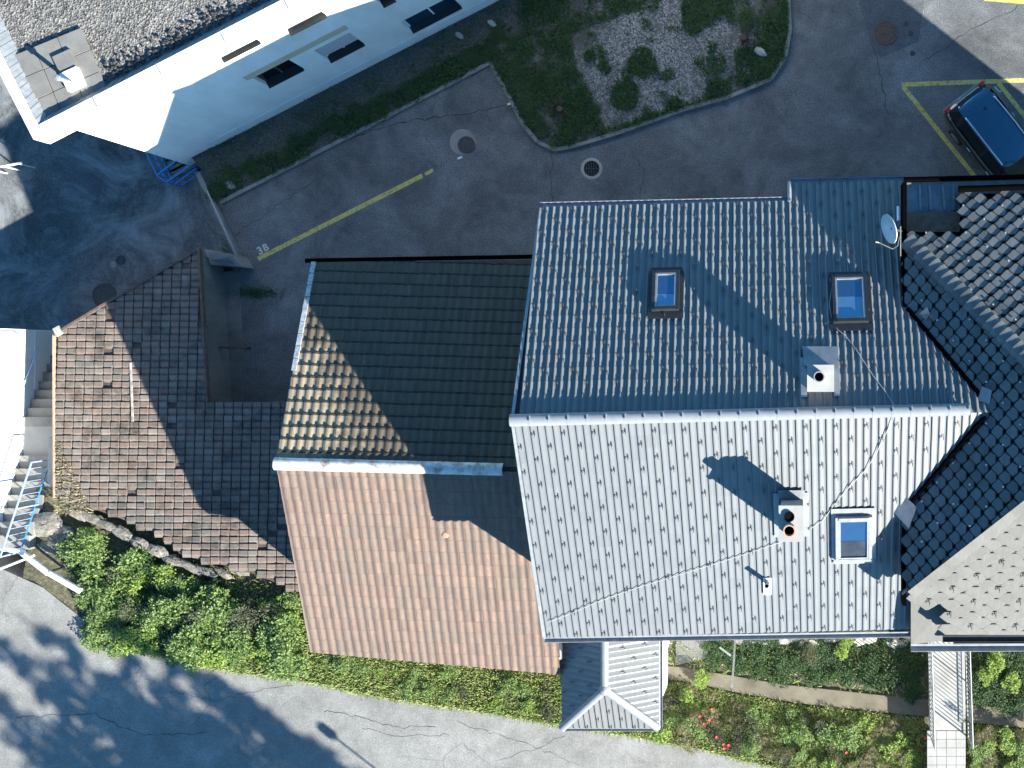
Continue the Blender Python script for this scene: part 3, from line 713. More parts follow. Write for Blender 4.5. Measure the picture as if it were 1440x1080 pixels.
q = W(944, 897, 1.5); m = MB(); m.prism([(pe-.099, -7.2), (W(950, 895, 3.2).x, -7.35), (W(950, 895, 3.2).x, -7.55), (pe-.099, W(932, 930, 3.2).y)], .3, 3.2); m.build('side_wall', M['white_wall'], po)

# ------------------------------------------------------------------ brown house
HRB, HEB = 7.5, 5.3; B1, B2 = W(388, 652, HRB), W(735, 661, HRB)
bN, bS = W(440, 369, HEB+.3), W(437, 917, HEB-.25)
QN, QS = Plane(B1, B2, bN), Plane(B1, B2, bS)
bh = thing('brown_house', (-10, -3, 0), 'lower house with shade-darkened mossy tiles on one slope and salmon tiles on the other', 'house')
U, V, N = frame_of(QN, None); bNE = QN.hit(752, 364); L = (B1-bN).dot(V); ul = 8.3; PB_, GB = .235, .348
m = wave_roof(bN-U*ul, U, V, N, ul+.1, (-.1, L-.14), PB_, 1, GB, .034, .034, .026, 's', 8, None, .009, .05)
m.clip([vcut(Vector((bN.x, bN.y, 0)), Vector((B1.x, B1.y, 0)), Vector((-8, 0, 0))), vcut(Vector((bN.x, bN.y, 0)), Vector((bNE.x, bNE.y, 0)), Vector((-8, 0, 0))), vcut(B1+Vector((0, .07, 0)), B2+Vector((0, .07, 0)), Vector((-8, 3, 0)))])
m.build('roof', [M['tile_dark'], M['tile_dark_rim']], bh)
U2, V2, N2 = frame_of(QS, None); bSE = QS.hit(792, 949); L2 = (B1-bS).dot(V2)
m = wave_roof(bS-U2*.3-V2*.7, U2, V2, N2, 9.0, (0, L2+.7-.16), PB_, 1, .385, .032, .015, .014, 's', 8, None, .006, .028)
m.clip([vcut(Vector((bS.x, bS.y, 0)), Vector((B1.x, B1.y, 0)), Vector((-8, -5, 0))), vcut(Vector((bS.x, bS.y, 0)), Vector((bSE.x, bSE.y, 0)), Vector((-8, -2, 0))), (Vector((pw-.02, 0, 0)), Vector((1, 0, 0))), vcut(B1-Vector((0, .05, 0)), B2-Vector((0, .05, 0)), Vector((-8, -9, 0)))])
m.build('roof', [M['tile_salmon'], M['tile_salmon_rim']], bh)
m = MB(); m.slab([bN-N*.05, bNE-N*.05, B2-N*.05, B1-N*.05], .1); m.slab([bS-N2*.05, bSE-N2*.05, B2-N2*.05, B1-N2*.05], .1); m.build('roof_underlay', M['wood_dark'], bh)
m = MB(); caps(B1+Vector((-.02, 0, .03)), B2+Vector((0, 0, .02)), .165, .85, m, taper=.03); m.build('ridge_cap', M['white_ridge'], bh)
m = MB(); m.box((bNE+bN)/2+Vector((0, .06, -.02)), ((bNE-bN).length+.5, .12, .03), Matrix.Rotation(math.atan2((bNE-bN).y, (bNE-bN).x), 3, 'Z')); m.build('eave_board', M['black'], bh)
# pale lichen-covered verge tiles on the north-west edge
m = MB(); d = (B1-bN)
for k in range(9):
    a = bN+d*(k*.062)+N*.06+Vector((.05, 0, 0)); m.box(a+d*.03, (.13, d.length*.058, .03), Matrix((U*-1, V, N)).transposed() @ Matrix.Rotation(.03, 3, 'X'))
m.build('verge_tile', M['lichen_tile'], bh)
m = MB(); m.prism([(bN.x+.25, bN.y-.4), (B1.x+.25, B1.y), (bS.x+.25, bS.y+.4), (bSE.x, bSE.y+.5), (bNE.x+.3, bNE.y-.4)], -.6, 5.0)
m.add([(bN.x+.25, bN.y-.4, 5.0), (bS.x+.25, bS.y+.4, 5.0), (B1.x+.25, B1.y, HRB-.2)], [(0, 1, 2)]); m.build('wall', M['house_wall'], bh)
p = QS.hit(627, 752); m = MB(); m.lathe((p.x, p.y, 0), [(.09, p.z), (.085, p.z+.05), (.05, p.z+.06), (.001, p.z+.06)], 12); m.build('vent_cap', M['terra'], bh)

# ------------------------------------------------------------------ low shed
ZS, ZN = 2.0, 1.7
sA = W(77, 470, ZN); sB = W(282, 349, ZN-.05); sC = W(292, 566, 1.42); sD = W(420, 566, 1.42); sE = W(428, 836, 1.7); sF = W(77, 700, 1.66)
SP = Plane(Vector((-23, 2, 1.75)), Vector((-14, 2, 1.75)), Vector((-18, -7, 2.25)))
sh = thing('tiled_shed', (-19.5, -2, -.6), 'low shed with rows of small old flat tiles in faded brown', 'shed')
shed_px = [(77, 471), (90, 462), (150, 427), (281, 350), (293, 567), (440, 567), (440, 838), (418, 832), (346, 803), (255, 781), (222, 751), (168, 729), (131, 716), (100, 716), (78, 700)]
shed_poly = [SP.hit(x, y) for x, y in shed_px]
U, V, N = frame_of(SP, None); O = SP.hit(440, 350); ulen = (SP.hit(77, 350)-O).length+.1; vl = (SP.hit(440, 838)-O).length
spl = [(p.x, p.y) for p in shed_poly]
pieces = []
mA = flat_tiles(O, U, V, N, ulen, (-.2, vl), .297, .212, .042, .03, lambda c: inpoly(c.x, c.y, spl) and random.random() > .012, .010)
mA.clip([vcut(SP.hit(77, 470), SP.hit(281, 349), SP.hit(200, 600))])
mA.build('roof', M['tile_old'], sh)
m = MB(); q = [p-Vector((0, 0, .03)) for p in shed_poly]
m.slab(q, .12); m.build('roof_underlay', M['wood_dark'], sh)
m = MB(); q2 = shed_poly; m.prism([(q2[0].x+.1, q2[0].y-.1), (q2[3].x-.15, q2[3].y-.2), (q2[4].x-.25, q2[4].y), (q2[4].x-.25, q2[4].y-.12), (q2[5].x, q2[5].y-.12), (q2[6].x, q2[6].y+.4), (q2[9].x, q2[9].y+.4), (q2[14].x+.12, q2[14].y+.2)], -.7, 1.6); m.build('wall', M['dark_concrete'], sh)
def board(a, b, w, h, m):
    d = (b-a); L = d.length; an = math.atan2(d.y, d.x); pitch = math.atan2(d.z, math.hypot(d.x, d.y))
    m.box((a+b)/2, (L, w, h), Matrix.Rotation(an, 3, 'Z') @ Matrix.Rotation(-pitch, 3, 'Y'))
m = MB(); up = Vector((0, 0, .03)); board(shed_poly[0]+up, shed_poly[2]+up, .07, .14, m); board(shed_poly[2]+up, shed_poly[3]+up, .07, .13, m); m.build('verge_board', M['wood_dark'], sh)
m = MB(); board(shed_poly[3]+up, shed_poly[4]+up, .06, .13, m); m.build('verge_board', M['wood_dark'], sh)
m = MB(); board(shed_poly[0]+up, shed_poly[14]+up, .04, .12, m); m.build('verge_board', M['terra'], sh)
m = MB(); a, b = SP.hit(185, 510)+N*.05, SP.hit(188, 593)+N*.05; board(a, b, .06, .03, m); m.build('batten', M['stone'], sh)
m = MB(); a = SP.hit(84, 466)+N*.08; m.box(a, (.22, .28, .06), Matrix.Rotation(.5, 3, 'Z')); m.build('cap_stone', M['pale_concrete'], sh)
# stone coping below the shed
def rock(m, c, sx, sy, sz, seed):
    rnd = random.Random(seed); n1, n2 = 7, 10; vs = []; ph = rnd.random()*6
    for i in range(n1+1):
        th = math.pi*i/n1
        for j in range(n2):
            f = 2*math.pi*j/n2+ph; r = 1+rnd.uniform(-.16, .16)
            vs.append(Vector(c)+Vector((math.sin(th)*math.cos(f)*sx*r, math.sin(th)*math.sin(f)*sy*r, math.cos(th)*sz*(1+rnd.uniform(-.1, .1)))))
    m.add(vs, [(i*n2+j, (i+1)*n2+j, (i+1)*n2+(j+1) % n2, i*n2+(j+1) % n2) for i in range(n1) for j in range(n2)])
cop = [(108, 721), (128, 728), (150, 738), (172, 750), (196, 764), (222, 775), (245, 789), (268, 797), (290, 803), (315, 806), (338, 803)]
for i, (x, y) in enumerate(cop):
    m = MB(); p = W(x, y, 2.0); rock(m, (0, 0, 0), random.uniform(.3, .46), random.uniform(.12, .2), .1, i); o = m.build('coping_stone', M['rubble'])
    o.location = p; o.rotation_euler.z = R(-24+random.uniform(-12, 12))
    tag(o, 'rough grey coping stone along the lower edge of the shed roof', 'stone', 'coping stones below the shed roof')
# dry moss tufts at the lower left of the shed roof
def blades(m, pts, h, w, lean=.6, rnd=random):
    for p in pts:
        a = rnd.uniform(0, 6.28); l = rnd.uniform(.3, 1)*lean; hh = h*rnd.uniform(.5, 1.25); d = Vector((math.cos(a), math.sin(a), 0)); s = Vector((-d.y, d.x, 0))*w*.5
        t = p+d*hh*l+Vector((0, 0, hh*math.sqrt(max(.05, 1-l*l)))); md = p*.45+t*.55+Vector((0, 0, hh*.12))
        m.add([p-s, p+s, md+s*.8, t, md-s*.8], [(0, 1, 2, 4), (4, 2, 3)])
m = MB(); pts = []
for i in range(1500):
    x, y = random.uniform(79, 132), random.uniform(612, 722)
    if (x-79) < (y-612)*.5 and random.random() < .9: pts.append(SP.hit(x, y)+N*.02)
blades(m, pts, .1, .03, .95)
tag(m.build('dry_moss', M['leaf_dry']), 'dry tan moss and straw over the lower corner of the old tiles', 'moss', kind='stuff')

# ------------------------------------------------------------------ slate house
sl = thing('slate_house', (8, -1, 0), 'big hipped house roofed in dark honeycomb slates with one pale sunny face', 'house')
WX, WZ = W(1276, 600, 10.6).x, 10.6
hn = Vector((WX, 2.7, WZ)); hs = W(1285, 831, WZ); hs.x = WX
tw, tn, ts = .62, .56, .64
zW = lambda x: WZ+tw*(x-WX); zN = lambda y: WZ-tn*(y-hn.y); zS = lambda y: WZ+ts*(y-hs.y)
yr = (tn*hn.y+ts*hs.y)/(tn+ts); zr = zN(yr); xr = WX+(zr-WZ)/tw
RW = Vector((xr, yr, zr)); XE = 15.0; RE = Vector((XE-(xr-WX), yr, zr))
SPn = Plane(hn, Vector((xr+14, hn.y, WZ)), RW); SPw = Plane(hn, hs, RW); SPs = Plane(hs, Vector((xr+14, hs.y, WZ)), RW)
ne_ = SPn.hit(1440, 272); se_ = SPs.hit(1440, 893)
npoly = [SPn.hit(1276, 326), SPn.hit(1351, 326), SPn.hit(1351, 272), Vector((XE, ne_.y, 0)), Vector((XE-1, hn.y-1.2, 0)), Vector((RE.x, yr, 0)), RW, hn]
U, V, N = frame_of(SPn, None); O = Vector((18, ne_.y, zN(ne_.y))); pl_ = [(p.x, p.y) for p in npoly]
m = slate_tiles(O, U, V, N, 16.5, (RW-O).dot(V), .215, .185, .045, lambda c: inpoly(c.x, c.y, pl_))
m.clip([vcut(Vector((WX-.05, 0, 0)), Vector((WX-.05, 5, 0)), Vector((9, 0, 0))), vcut(hn, RW, Vector((9, 3, 0)))]); m.build('roof', [M['slate_dark'], M['slate_rim']], sl)
U, V, N = frame_of(SPw, None); O = Vector((WX, hn.y+.3, WZ)); pw_ = [(hn.x-.1, hn.y+.6), (hs.x-.1, hs.y-.6), (RW.x+.6, RW.y-.3), (RW.x+.6, RW.y+.3)]; pl_ = [(p.x, p.y) for p in (hn, hs, RW)]
m = slate_tiles(O, U, V, N, 9.2, (RW-O).dot(V), .205, .175, .045, lambda c: inpoly(c.x, c.y, pw_)); m.clip([vcut(hn, RW, Vector((WX, -1, 0))), vcut(hs, RW, Vector((WX, -1, 0)))]); m.build('roof', [M['slate_dark'], M['slate_rim']], sl)
U, V, N = frame_of(SPs, None); O = Vector((WX-.3, se_.y, zS(se_.y))); spoly = [hs+Vector((-.02, .3, 0)), RW+Vector((-.3, .3, 0)), Vector((RE.x, yr+.3, 0)), Vector((XE, hs.y, 0)), Vector((XE, se_.y-.05, 0)), SPs.hit(1332, 893), SPs.hit(1332, 850), SPs.hit(1285, 850)]
pl_ = [(p.x, p.y) for p in spoly]
m = slate_tiles(O, U, V, N, 18, (RW-O).dot(V), .27, .21, .012, lambda c: inpoly(c.x, c.y, pl_)); m.clip([vcut(hs, RW, Vector((9, -6, 0))), (Vector((0, se_.y+.01, 0)), Vector((0, -1, 0)))]); m.build('roof', [M['slate_pale'], M['slate_rim_pale']], sl)
m = MB(); dz = Vector((0, 0, -.03))
m.slab([Vector((p.x, p.y, zN(p.y)))+dz for p in npoly], .1); m.slab([hn+dz, hs+dz, RW+dz], .1); ms_ = MB(); ms_.slab([Vector((p.x, p.y, zS(p.y)))+dz for p in [hs, RW]+spoly[2:]], .1); ms_.build('roof_underlay', M['slate_rim_pale'], sl); m.slab([Vector((XE, hn.y, WZ))+dz, Vector((XE, hs.y, WZ))+dz, RE+dz], .1); m.build('roof_underlay', M['black'], sl)
m = MB(); caps(hn+Vector((0, 0, .06)), RW+Vector((0, 0, .06)), .175, .215, m, taper=.25); m.build('hip_cap', M['slate_dark'], sl)
m = MB()
for off in (-.12, .12):
    pass
d = (RW-hs).normalized(); sd = d.cross(Vector((0, 0, 1))).normalized(); k = int((RW-hs).length/.3)
for i in range(k):
    p = hs+d*(i*.3); 
    for s_, dn_ in ((1, -.13),):
        a = p+Vector((0, 0, .075)); b = p+d*.305+Vector((0, 0, .068)); c2 = b+sd*.26*s_+Vector((0, 0, dn_)); d2 = a+sd*.26*s_+Vector((0, 0, dn_))
        m.add([a, b, c2, d2], [(0, 1, 2, 3) if s_ < 0 else (3, 2, 1, 0)])
m.build('hip_slate', M['slate_pale'], sl)
m = MB(); caps(RW, RE, .18, .4, m); m.build('ridge_cap', M['slate_dark'], sl)
# lower flat skirts
zlo = 9.35
m = MB(); m.slab([W(1281, 846, 9.75), W(1341, 846, 9.75), W(1341, 900, zlo), W(1281, 906, zlo)], .1); m.slab([W(1341.4, 893, 9.32), W(1500, 893, 9.32), W(1500, 905, 9.26), W(1341.4, 907, 9.26)], .1); m.build('lower_roof', M['slate_pale'], sl)
gutter([W(1326, 898, 9.55), W(1580, 897, 9.55)], .09, 'gutter', M['dark_metal'], sl); gutter([W(1281, 911, 9.3), W(1580, 910, 9.3)], .1, 'gutter', M['grey_metal'], sl)
m = MB(); zb = 9.6
m.slab([W(1273, 256, zb), W(1830, 246, zb), W(1830, 300, zb), W(1273, 300, zb)], .08); m.build('box_gutter', M['lead'], sl)
m = MB(); m.slab([W(1275, 298, 9.85), W(1353, 298, 9.85), W(1353, 330, 10.15), W(1275, 330, 10.15)], .06); m.build('eave_strip', M['wood_dark'], sl)
m = MB()
for x in (1294, 1308, 1327, 1341): m.box(W(x, 278, zb+.03), (.05, .62, .05), Matrix.Rotation(random.uniform(-.1, .1), 3, 'Z'))
m.build('gutter_bracket', M['grey_metal'], sl)
m = MB(); m.tube([W(1271, 253, 9.75), W(1600, 245, 9.75)], .07, 8); m.tube([W(1348, 266, 10.05), W(1600, 258, 10.05)], .08, 8); m.build('gutter', M['black'], sl)
m = MB(); m.prism([(WX+.1, hn.y-.2), (WX+.1, -6.2), (XE-.4, -6.2), (XE-.4, 3.3), (WX+.1, 3.3)], -.6, 9.2); m.prism([(WX+.12, hn.y-.25), (WX+.12, hs.y+.2), (WX+.5, hs.y+.2), (WX+.5, hn.y-.25)], 9.2, 10.45); m.build('wall', M['house_wall'], sl)
m = MB()
for px_, pyA, pyB in ((1273, 262, 466),):
    m.box(((WX-.06), (W(0, pyA, 10).y+W(0, pyB, 10).y)/2+0, 10.35), (.1, W(0, pyA, 10).y-W(0, pyB, 10).y, .5))
m.build('edge_flashing', M['black'], sl); m = MB()
m.box((WX-.06, (W(0, 705, 9.9).y+W(0, 846, 9.9).y)/2, 10.3), (.09, 2.35, .45)); m.build('edge_flashing', M['black'], sl)
# valley gutters along the meeting of the roofs
m = MB()
def isect(a_fn, pts, off):
    return [Vector((x, y, max(zW(x), a_fn.z(x, y))+off)) for x, y in pts]
vN = []; vS = []
for i in range(12):
    x = WX+(i/11.0)*1.66
    for pln, lst, sgn in ((PN, vN, 1), (PS, vS, -1)):
        z = zW(x); lo_, hi_ = (-1.4, 3.0) if sgn > 0 else (-6, -1.4)
        for _ in range(40):
            mid = (lo_+hi_)/2
            if (pln.z(x, mid) > z) == (sgn > 0): lo_ = mid
            else: hi_ = mid
        lst.append(Vector((x, (lo_+hi_)/2, z+.05)))
for lst in (vN, vS):
    m = MB(); m.tube(lst, .055, 6); m.build('valley_trim', M['black'], sl)
m = MB(); a, b = vS[0], vS[4]
m.slab([a+Vector((-.34, -.12, -.1)), a+Vector((.02, -.5, .06)), a+Vector((.2, .02, .16)), a+Vector((-.1, .28, .04))], .02)
m.build('valley_sheet', M['lead'], sl)
m = MB(); e = G2; a = vN[10]; m.slab([a+Vector((-.03, -.16, .1)), a+Vector((.2, -.24, .26)), a+Vector((.26, .06, .28)), a+Vector((.06, .16, .14))], .02); m.build('valley_sheet', M['lead'], sl)
p = SPw.hit(1306, 440); m = MB(); Uw, Vw, Nw = frame_of(SPw, None)
m.add([p+Uw*-.14+Vw*.0+Nw*.08, p+Uw*.02-Vw*.2+Nw*.1, p+Uw*.17-Vw*.03+Nw*.08, p+Uw*.03+Vw*.12+Nw*.2, p+Nw*.02], [(0, 1, 3), (1, 2, 3), (0, 4, 1), (1, 4, 2), (2, 4, 3), (3, 4, 0)]); m.build('roof_vent', M['lead'], sl)
# snow hooks on the slates
sp = []
U, V, N = frame_of(SPs, None); O = Vector((WX, se_.y, zS(se_.y)))
for r in range(1, 18):
    for c in range(0, 12):
        p = O+U*(c*1.08+(.54 if r % 2 else 0))+V*(r*.42)+N*.03
        X, Y = pix(p)
        if inpoly(p.x, p.y, [(q.x, q.y) for q in spoly]) and X < 1470 and (p.y-hs.y) < (p.x-hs.x)-.7: sp.append((p, U, V, N))
place_hooks(sl, sp, mat=M['hook'], limit=60)
sp = []
for pln, O2, cond in ((SPw, hn, lambda p: inpoly(p.x, p.y, [(hn.x, hn.y-.3), (hs.x, hs.y+.3), (RW.x-.4, RW.y)])), (SPn, Vector((12, ne_.y, zN(ne_.y))), lambda p: inpoly(p.x, p.y, [(q.x, q.y) for q in npoly]))):
    U, V, N = frame_of(pln, None)
    for r in range(1, 18):
        for c in range(0, 22):
            p = O2+U*(c*.94+(.47 if r % 2 else 0))+V*(r*.4)+N*.03; X, Y = pix(p)
            if cond(p) and X < 1470 and X > 1280: sp.append((p, U, V, N))
place_hooks(sl, sp, name='slate_pin', limit=38, mat=M['hook_bright'])

# satellite dish
dp = W(1265, 330, 10.80)
sd_ = thing('satellite_dish', dp, 'pale satellite dish on a bracket beside the slate roof edge', 'dish')
m = MB(); ax = Vector((.88, -.2, .42)).normalized(); ax = Vector((-.9, -.25, .35)).normalized(); s1 = ax.orthogonal().normalized(); s2 = ax.cross(s1); c0 = W(1254, 321, 11.50); vs = []; nr, na = 6, 28
for i in range(nr+1):
    r = .36*i/nr
    for j in range(na): a = 2*math.pi*j/na; vs.append(c0+s1*math.cos(a)*r*.92+s2*math.sin(a)*r+ax*(r*r*.6))
m.add(vs, [(i*na+j, i*na+(j+1) % na, (i+1)*na+(j+1) % na, (i+1)*na+j) for i in range(nr) for j in range(na)], True)
b2 = [Vector(v)-ax*.015 for v in vs[-na:]]; m.add([Vector(v) for v in vs[-na:]]+b2, [(j, (j+1) % na, na+(j+1) % na, na+j) for j in range(na)])
m.build('reflector', M['dish'], sd_)
m = MB(); f = W(1236, 341, 11.35); m.tube([W(1266, 325, 11.10), W(1262, 346, 11.10), W(1255, 350, 11.15), f], .018, 8); m.tube([W(1266, 318, 11.20), W(1266, 360, 10.90)], .024, 8); m.tube([c0, W(1267, 325, 11.10)], .03, 8); m.build('arm', M['iron'], sd_)  # dark metal on the arm: its shade put into the colour
m = MB(); m.tube([f, f+Vector((-.09, .02, .03))], [.03, .045], 10); m.build('receiver', M['dark_metal'], sd_)
m = MB(); m.tube([W(1264, 290, 10.30), W(1264, 310, 10.30)], .05, 8); m.build('bracket', M['white_paint'], sd_)

# ------------------------------------------------------------------ apartment block
A0 = W(270, 234, ZY); AZW = Vector((math.cos(R(27.2)), math.sin(R(27.2)), 0)); AV = Vector((-AZW.y, AZW.x, 0)); HA = 5.35
ab = thing('apartment_block', (A0.x, A0.y, ZY), 'white flat roofed apartment block with gravel roof and strip windows', 'building')
AR = Matrix((AZW, AV, Vector((0, 0, 1)))).transposed()
class WallPl: pass
def whit(px, py):
    o = Vector((0, 0, CAMH)); d = Vector(((px-NX)/FPX, -(py-NY)/FPX, -1)); nrm = -AV
    t = (A0-o).dot(nrm)/d.dot(nrm); p = o+d*t; return (p-A0).dot(AZW), p.z
def wspan(pts):
    ss = [whit(*p) for p in pts]; return min(s for s, z in ss), max(s for s, z in ss), min(z for s, z in ss), max(z for s, z in ss)
wins = []
def wadd(px_lo_left, px_lo_right, h, kind, label=None):
    s0, z0 = whit(*px_lo_left); s1, z1 = whit(*px_lo_right); z = (z0+z1)/2; wins.append((s0, s1, z, min(z+h, HA-.15), kind, label))
wadd((377, 121), (427, 96), 1.0, 'dark', 'open strip window over dark sill')
wadd((464, 86), (512, 61), 1.15, 'shutter', 'strip window with closed pale roller shutter')
wadd((579, 44), (649, 9), 1.0, 'blue', 'wide window beside the kerb strip')
wadd((407, 47), (459, 21), .95, 'shutter', 'upper window with pale blind')
wadd((313, 85), (366, 58), .7, 'dark', 'narrow dark upper window')
wadd((538, 8), (556, -1), .7, 'dark', 'short dark upper window')
wadd((720, -28), (790, -62), 1.0, 'blue', None)
LW = 24.0
def wallgrid(m, s0, s1, z0, z1, holes):
    ss = sorted({s0, s1, *[h[0] for h in holes], *[h[1] for h in holes]}); zs = sorted({z0, z1, *[h[2] for h in holes], *[h[3] for h in holes]})
    for a, b in zip(ss, ss[1:]):
        for c, d in zip(zs, zs[1:]):
            mx, mz = (a+b)/2, (c+d)/2
            if any(h[0] < mx < h[1] and h[2] < mz < h[3] for h in holes): continue
            m.add([A0+AZW*a+Vector((0, 0, c-ZY)), A0+AZW*b+Vector((0, 0, c-ZY)), A0+AZW*b+Vector((0, 0, d-ZY)), A0+AZW*a+Vector((0, 0, d-ZY))], [(0, 1, 2, 3)])
    for h in holes:
        P = [A0+AZW*s+Vector((0, 0, z-ZY)) for s, z in ((h[0], h[2]), (h[1], h[2]), (h[1], h[3]), (h[0], h[3]))]; Q = [p+AV*.22 for p in P]
        m.add(P+Q, [(i, (i+1) % 4, 4+(i+1) % 4, 4+i) for i in range(4)])
m = MB(); wallgrid(m, 0, LW, ZY-.3, HA, wins)
q = [A0, A0+AV*14, A0+AV*14+AZW*LW, A0+AZW*LW]
for a, b in ((q[1], q[0]), (q[2], q[1]), (q[3], q[2])): m.add([Vector((a.x, a.y, ZY-.3)), Vector((b.x, b.y, ZY-.3)), Vector((b.x, b.y, HA)), Vector((a.x, a.y, HA))], [(0, 1, 2, 3)])
m.build('wall', M['white_wall'], ab)
m = MB(); m.box(A0+AZW*(LW/2+.6)-AV*.012+Vector((0, 0, .55+.0)), (LW-1.2, .024, 1.15), AR); m.build('plinth', M['plinth'], ab)
for s0, s1, z0, z1, kind, lab in wins:
    c = A0+AZW*((s0+s1)/2); w, h = s1-s0, z1-z0
    def at(dv, z): return Vector((c.x, c.y, 0))+AV*dv+Vector((0, 0, z))
    m = MB(); m.box(at(.19, z0+h/2), (.05, .05, h), AR)
    for sx in (-1, 1): m.box(at(.19, z0+h/2)+AZW*(w/2-.03)*sx, (.055, .05, h-.004), AR)
    m.box(at(.19, z1-.03), (w-.12, .05, .055), AR)
    o = m.build('window', M['white_paint'] if kind != 'dark' else M['wood_dark'], ab)
    if lab: tag(o, lab)
    m = MB(); m.box(at(.205, z0+h/2), (w-.01, .02, h-.01), AR); m.build('pane', {'dark': M['car_glass'], 'blue': M['glass'], 'shutter': M['shutter']}[kind], o)
    if kind == 'shutter':
        m = MB(); m.box(at(.09, z0+h*.62), (w-.02, .03, h*.72), AR); m.build('shutter', M['shutter'], o)
    m = MB(); m.box(at(.06, z0+.012), (w-.006, .3, .03), AR); m.build('sill', M['dark_metal'], o)
# beige band around the middle windows
s0, zA = whit(366, 109); s1, zB = whit(492, 44)
m = MB(); zt_ = max(w_[3] for w_ in wins[:2]); s0 = wins[0][0]-.15; s1 = wins[1][1]+.1
m.box(A0+AZW*((s0+s1)/2)-AV*.01+Vector((0, 0, zt_-ZY+.17)), (s1-s0, .02, .3), AR); m.build('lintel_band', M['beige'], ab)
# roof: parapet fascia (oversailing) and gravel
OH = .95; F0 = W(47, 196, 6.0); F0 = A0-AZW*((A0-F0).dot(AZW))-AV*0; F0 = W(47, 196, 6.0); F0 = Vector((F0.x, F0.y, 0))
ZT = 6.0; ZB_ = 5.33
def ring(i, z): a = F0+AZW*i+AV*i; return [Vector((a.x, a.y, z)), Vector((a.x, a.y, z))+AZW*(26-2*i), Vector((a.x, a.y, z))+AZW*(26-2*i)+AV*(16-2*i), Vector((a.x, a.y, z))+AV*(16-2*i)]
o_b, o_t, i_t, i_b, g_b = ring(0, ZB_), ring(0, ZT), ring(.3, ZT), ring(.305, ZT-.01), ring(.62, ZT-.33)
m = MB(); m.add(o_b+o_t+i_t, [(i, (i+1) % 4, 4+(i+1) % 4, 4+i) for i in range(4)]+[(4+i, 4+(i+1) % 4, 8+(i+1) % 4, 8+i) for i in range(4)])
m.add(ring(0, ZB_), [(3, 2, 1, 0)]); m.build('parapet', M['white_wall'], ab)
for k in range(1, 13):
    a = F0+AZW*(2.0*k)+AV*.15+Vector((0, 0, ZT+.004)); m = MB(); m.box(a, (.035, .33, .012), AR); m.build('cap_joint', M['grey_metal'], ab)
m = MB()                                                  # fluted metal upstand inside the parapet
for e in range(4):
    a0, a1 = i_b[e], i_b[(e+1) % 4]; c0_, c1_ = g_b[e], g_b[(e+1) % 4]; k = int((a1-a0).length/.16)
    for i in range(k):
        f0, f1 = i/k, (i+.8)/k; up = Vector((0, 0, .015 if i % 2 else 0))
        m.add([a0.lerp(a1, f0)+up, a0.lerp(a1, f1)+up, c0_.lerp(c1_, f1)+up, c0_.lerp(c1_, f0)+up], [(0, 1, 2, 3)])
    m.add([a0-Vector((0, 0, .006)), a1-Vector((0, 0, .006)), c1_-Vector((0, 0, .006)), c0_-Vector((0, 0, .006))], [(0, 1, 2, 3)])
m.build('upstand', M['grey_metal'], ab)
g = MB(); r0 = ring(.6, ZT-.3); a = r0[0]; nx_, ny_ = 120, 70
for j in range(ny_+1):
    for i in range(nx_+1):
        p = a+AZW*(24.8*i/nx_)+AV*(14.8*j/ny_); edge = min(1, j/3.0)
        p.z += random.uniform(-.012, .015); g.v.append(tuple(p))
for j in range(ny_):
    for i in range(nx_): g.f.append((j*(nx_+1)+i, j*(nx_+1)+i+1, (j+1)*(nx_+1)+i+1, (j+1)*(nx_+1)+i)); g.sm.append(False)
g.build('gravel_roof', M['roof_gravel'], ab)
# loose dark stones piled along the parapet
m = MB()
for i in range(520):
    s = random.uniform(2.6, 13.5); t = .62+abs(random.gauss(0, .25)); r = random.uniform(.02, .045); p = F0+AZW*s+AV*t+Vector((0, 0, ZT-.24))
    rock(m, p, r*1.3, r, r*.8, i)
tag(m.build('loose_stone', M['iron'], ab), kind='stuff')
# paved corner with hatch
zs = ZT-.2
pc = [W(15, 79, zs), W(113, 39, zs), W(153, 131, zs), W(55, 176, zs)]
m = MB(); 
for i in range(3):
    for j in range(3):
        f = lambda u, v: pc[0].lerp(pc[1], u).lerp(pc[3].lerp(pc[2], u), v)
        e = .006; cs_ = [f(i/3+e, j/3+e), f((i+1)/3-e, j/3+e), f((i+1)/3-e, (j+1)/3-e), f(i/3+e, (j+1)/3-e)]
        dz = Vector((0, 0, random.uniform(-.012, .012))); m.slab([q_+dz for q_ in cs_], .06)
m.build('roof_slab', M['paving'], ab)
hp = [W(73, 80, zs+.1), W(97, 69, zs+.1), W(119, 119, zs+.1), W(97, 129, zs+.1)]
m = MB(); mid1, mid2 = hp[0].lerp(hp[3], .5), hp[1].lerp(hp[2], .5)
m.slab([hp[0], hp[1], mid2, mid1], .12); hb = m.build('roof_hatch', M['paving'], ab)
m = MB(); m.slab([mid1+Vector((0, 0, .05)), mid2+Vector((0, 0, .05)), hp[2]+Vector((0, 0, .05)), hp[3]+Vector((0, 0, .05))], .17); m.build('hatch_cover', M['white_paint'], hb)
m = MB(); b_ = W(101, 117, zs+.15); m.tube([b_, b_+Vector((0, 0, .55))], .06, 12); m.lathe((b_.x, b_.y, b_.z+.55), [(.06, 0), (.09, .02), (.08, .08), (.001, .1)], 12); m.build('vent_pipe', M['grey_metal'], hb)

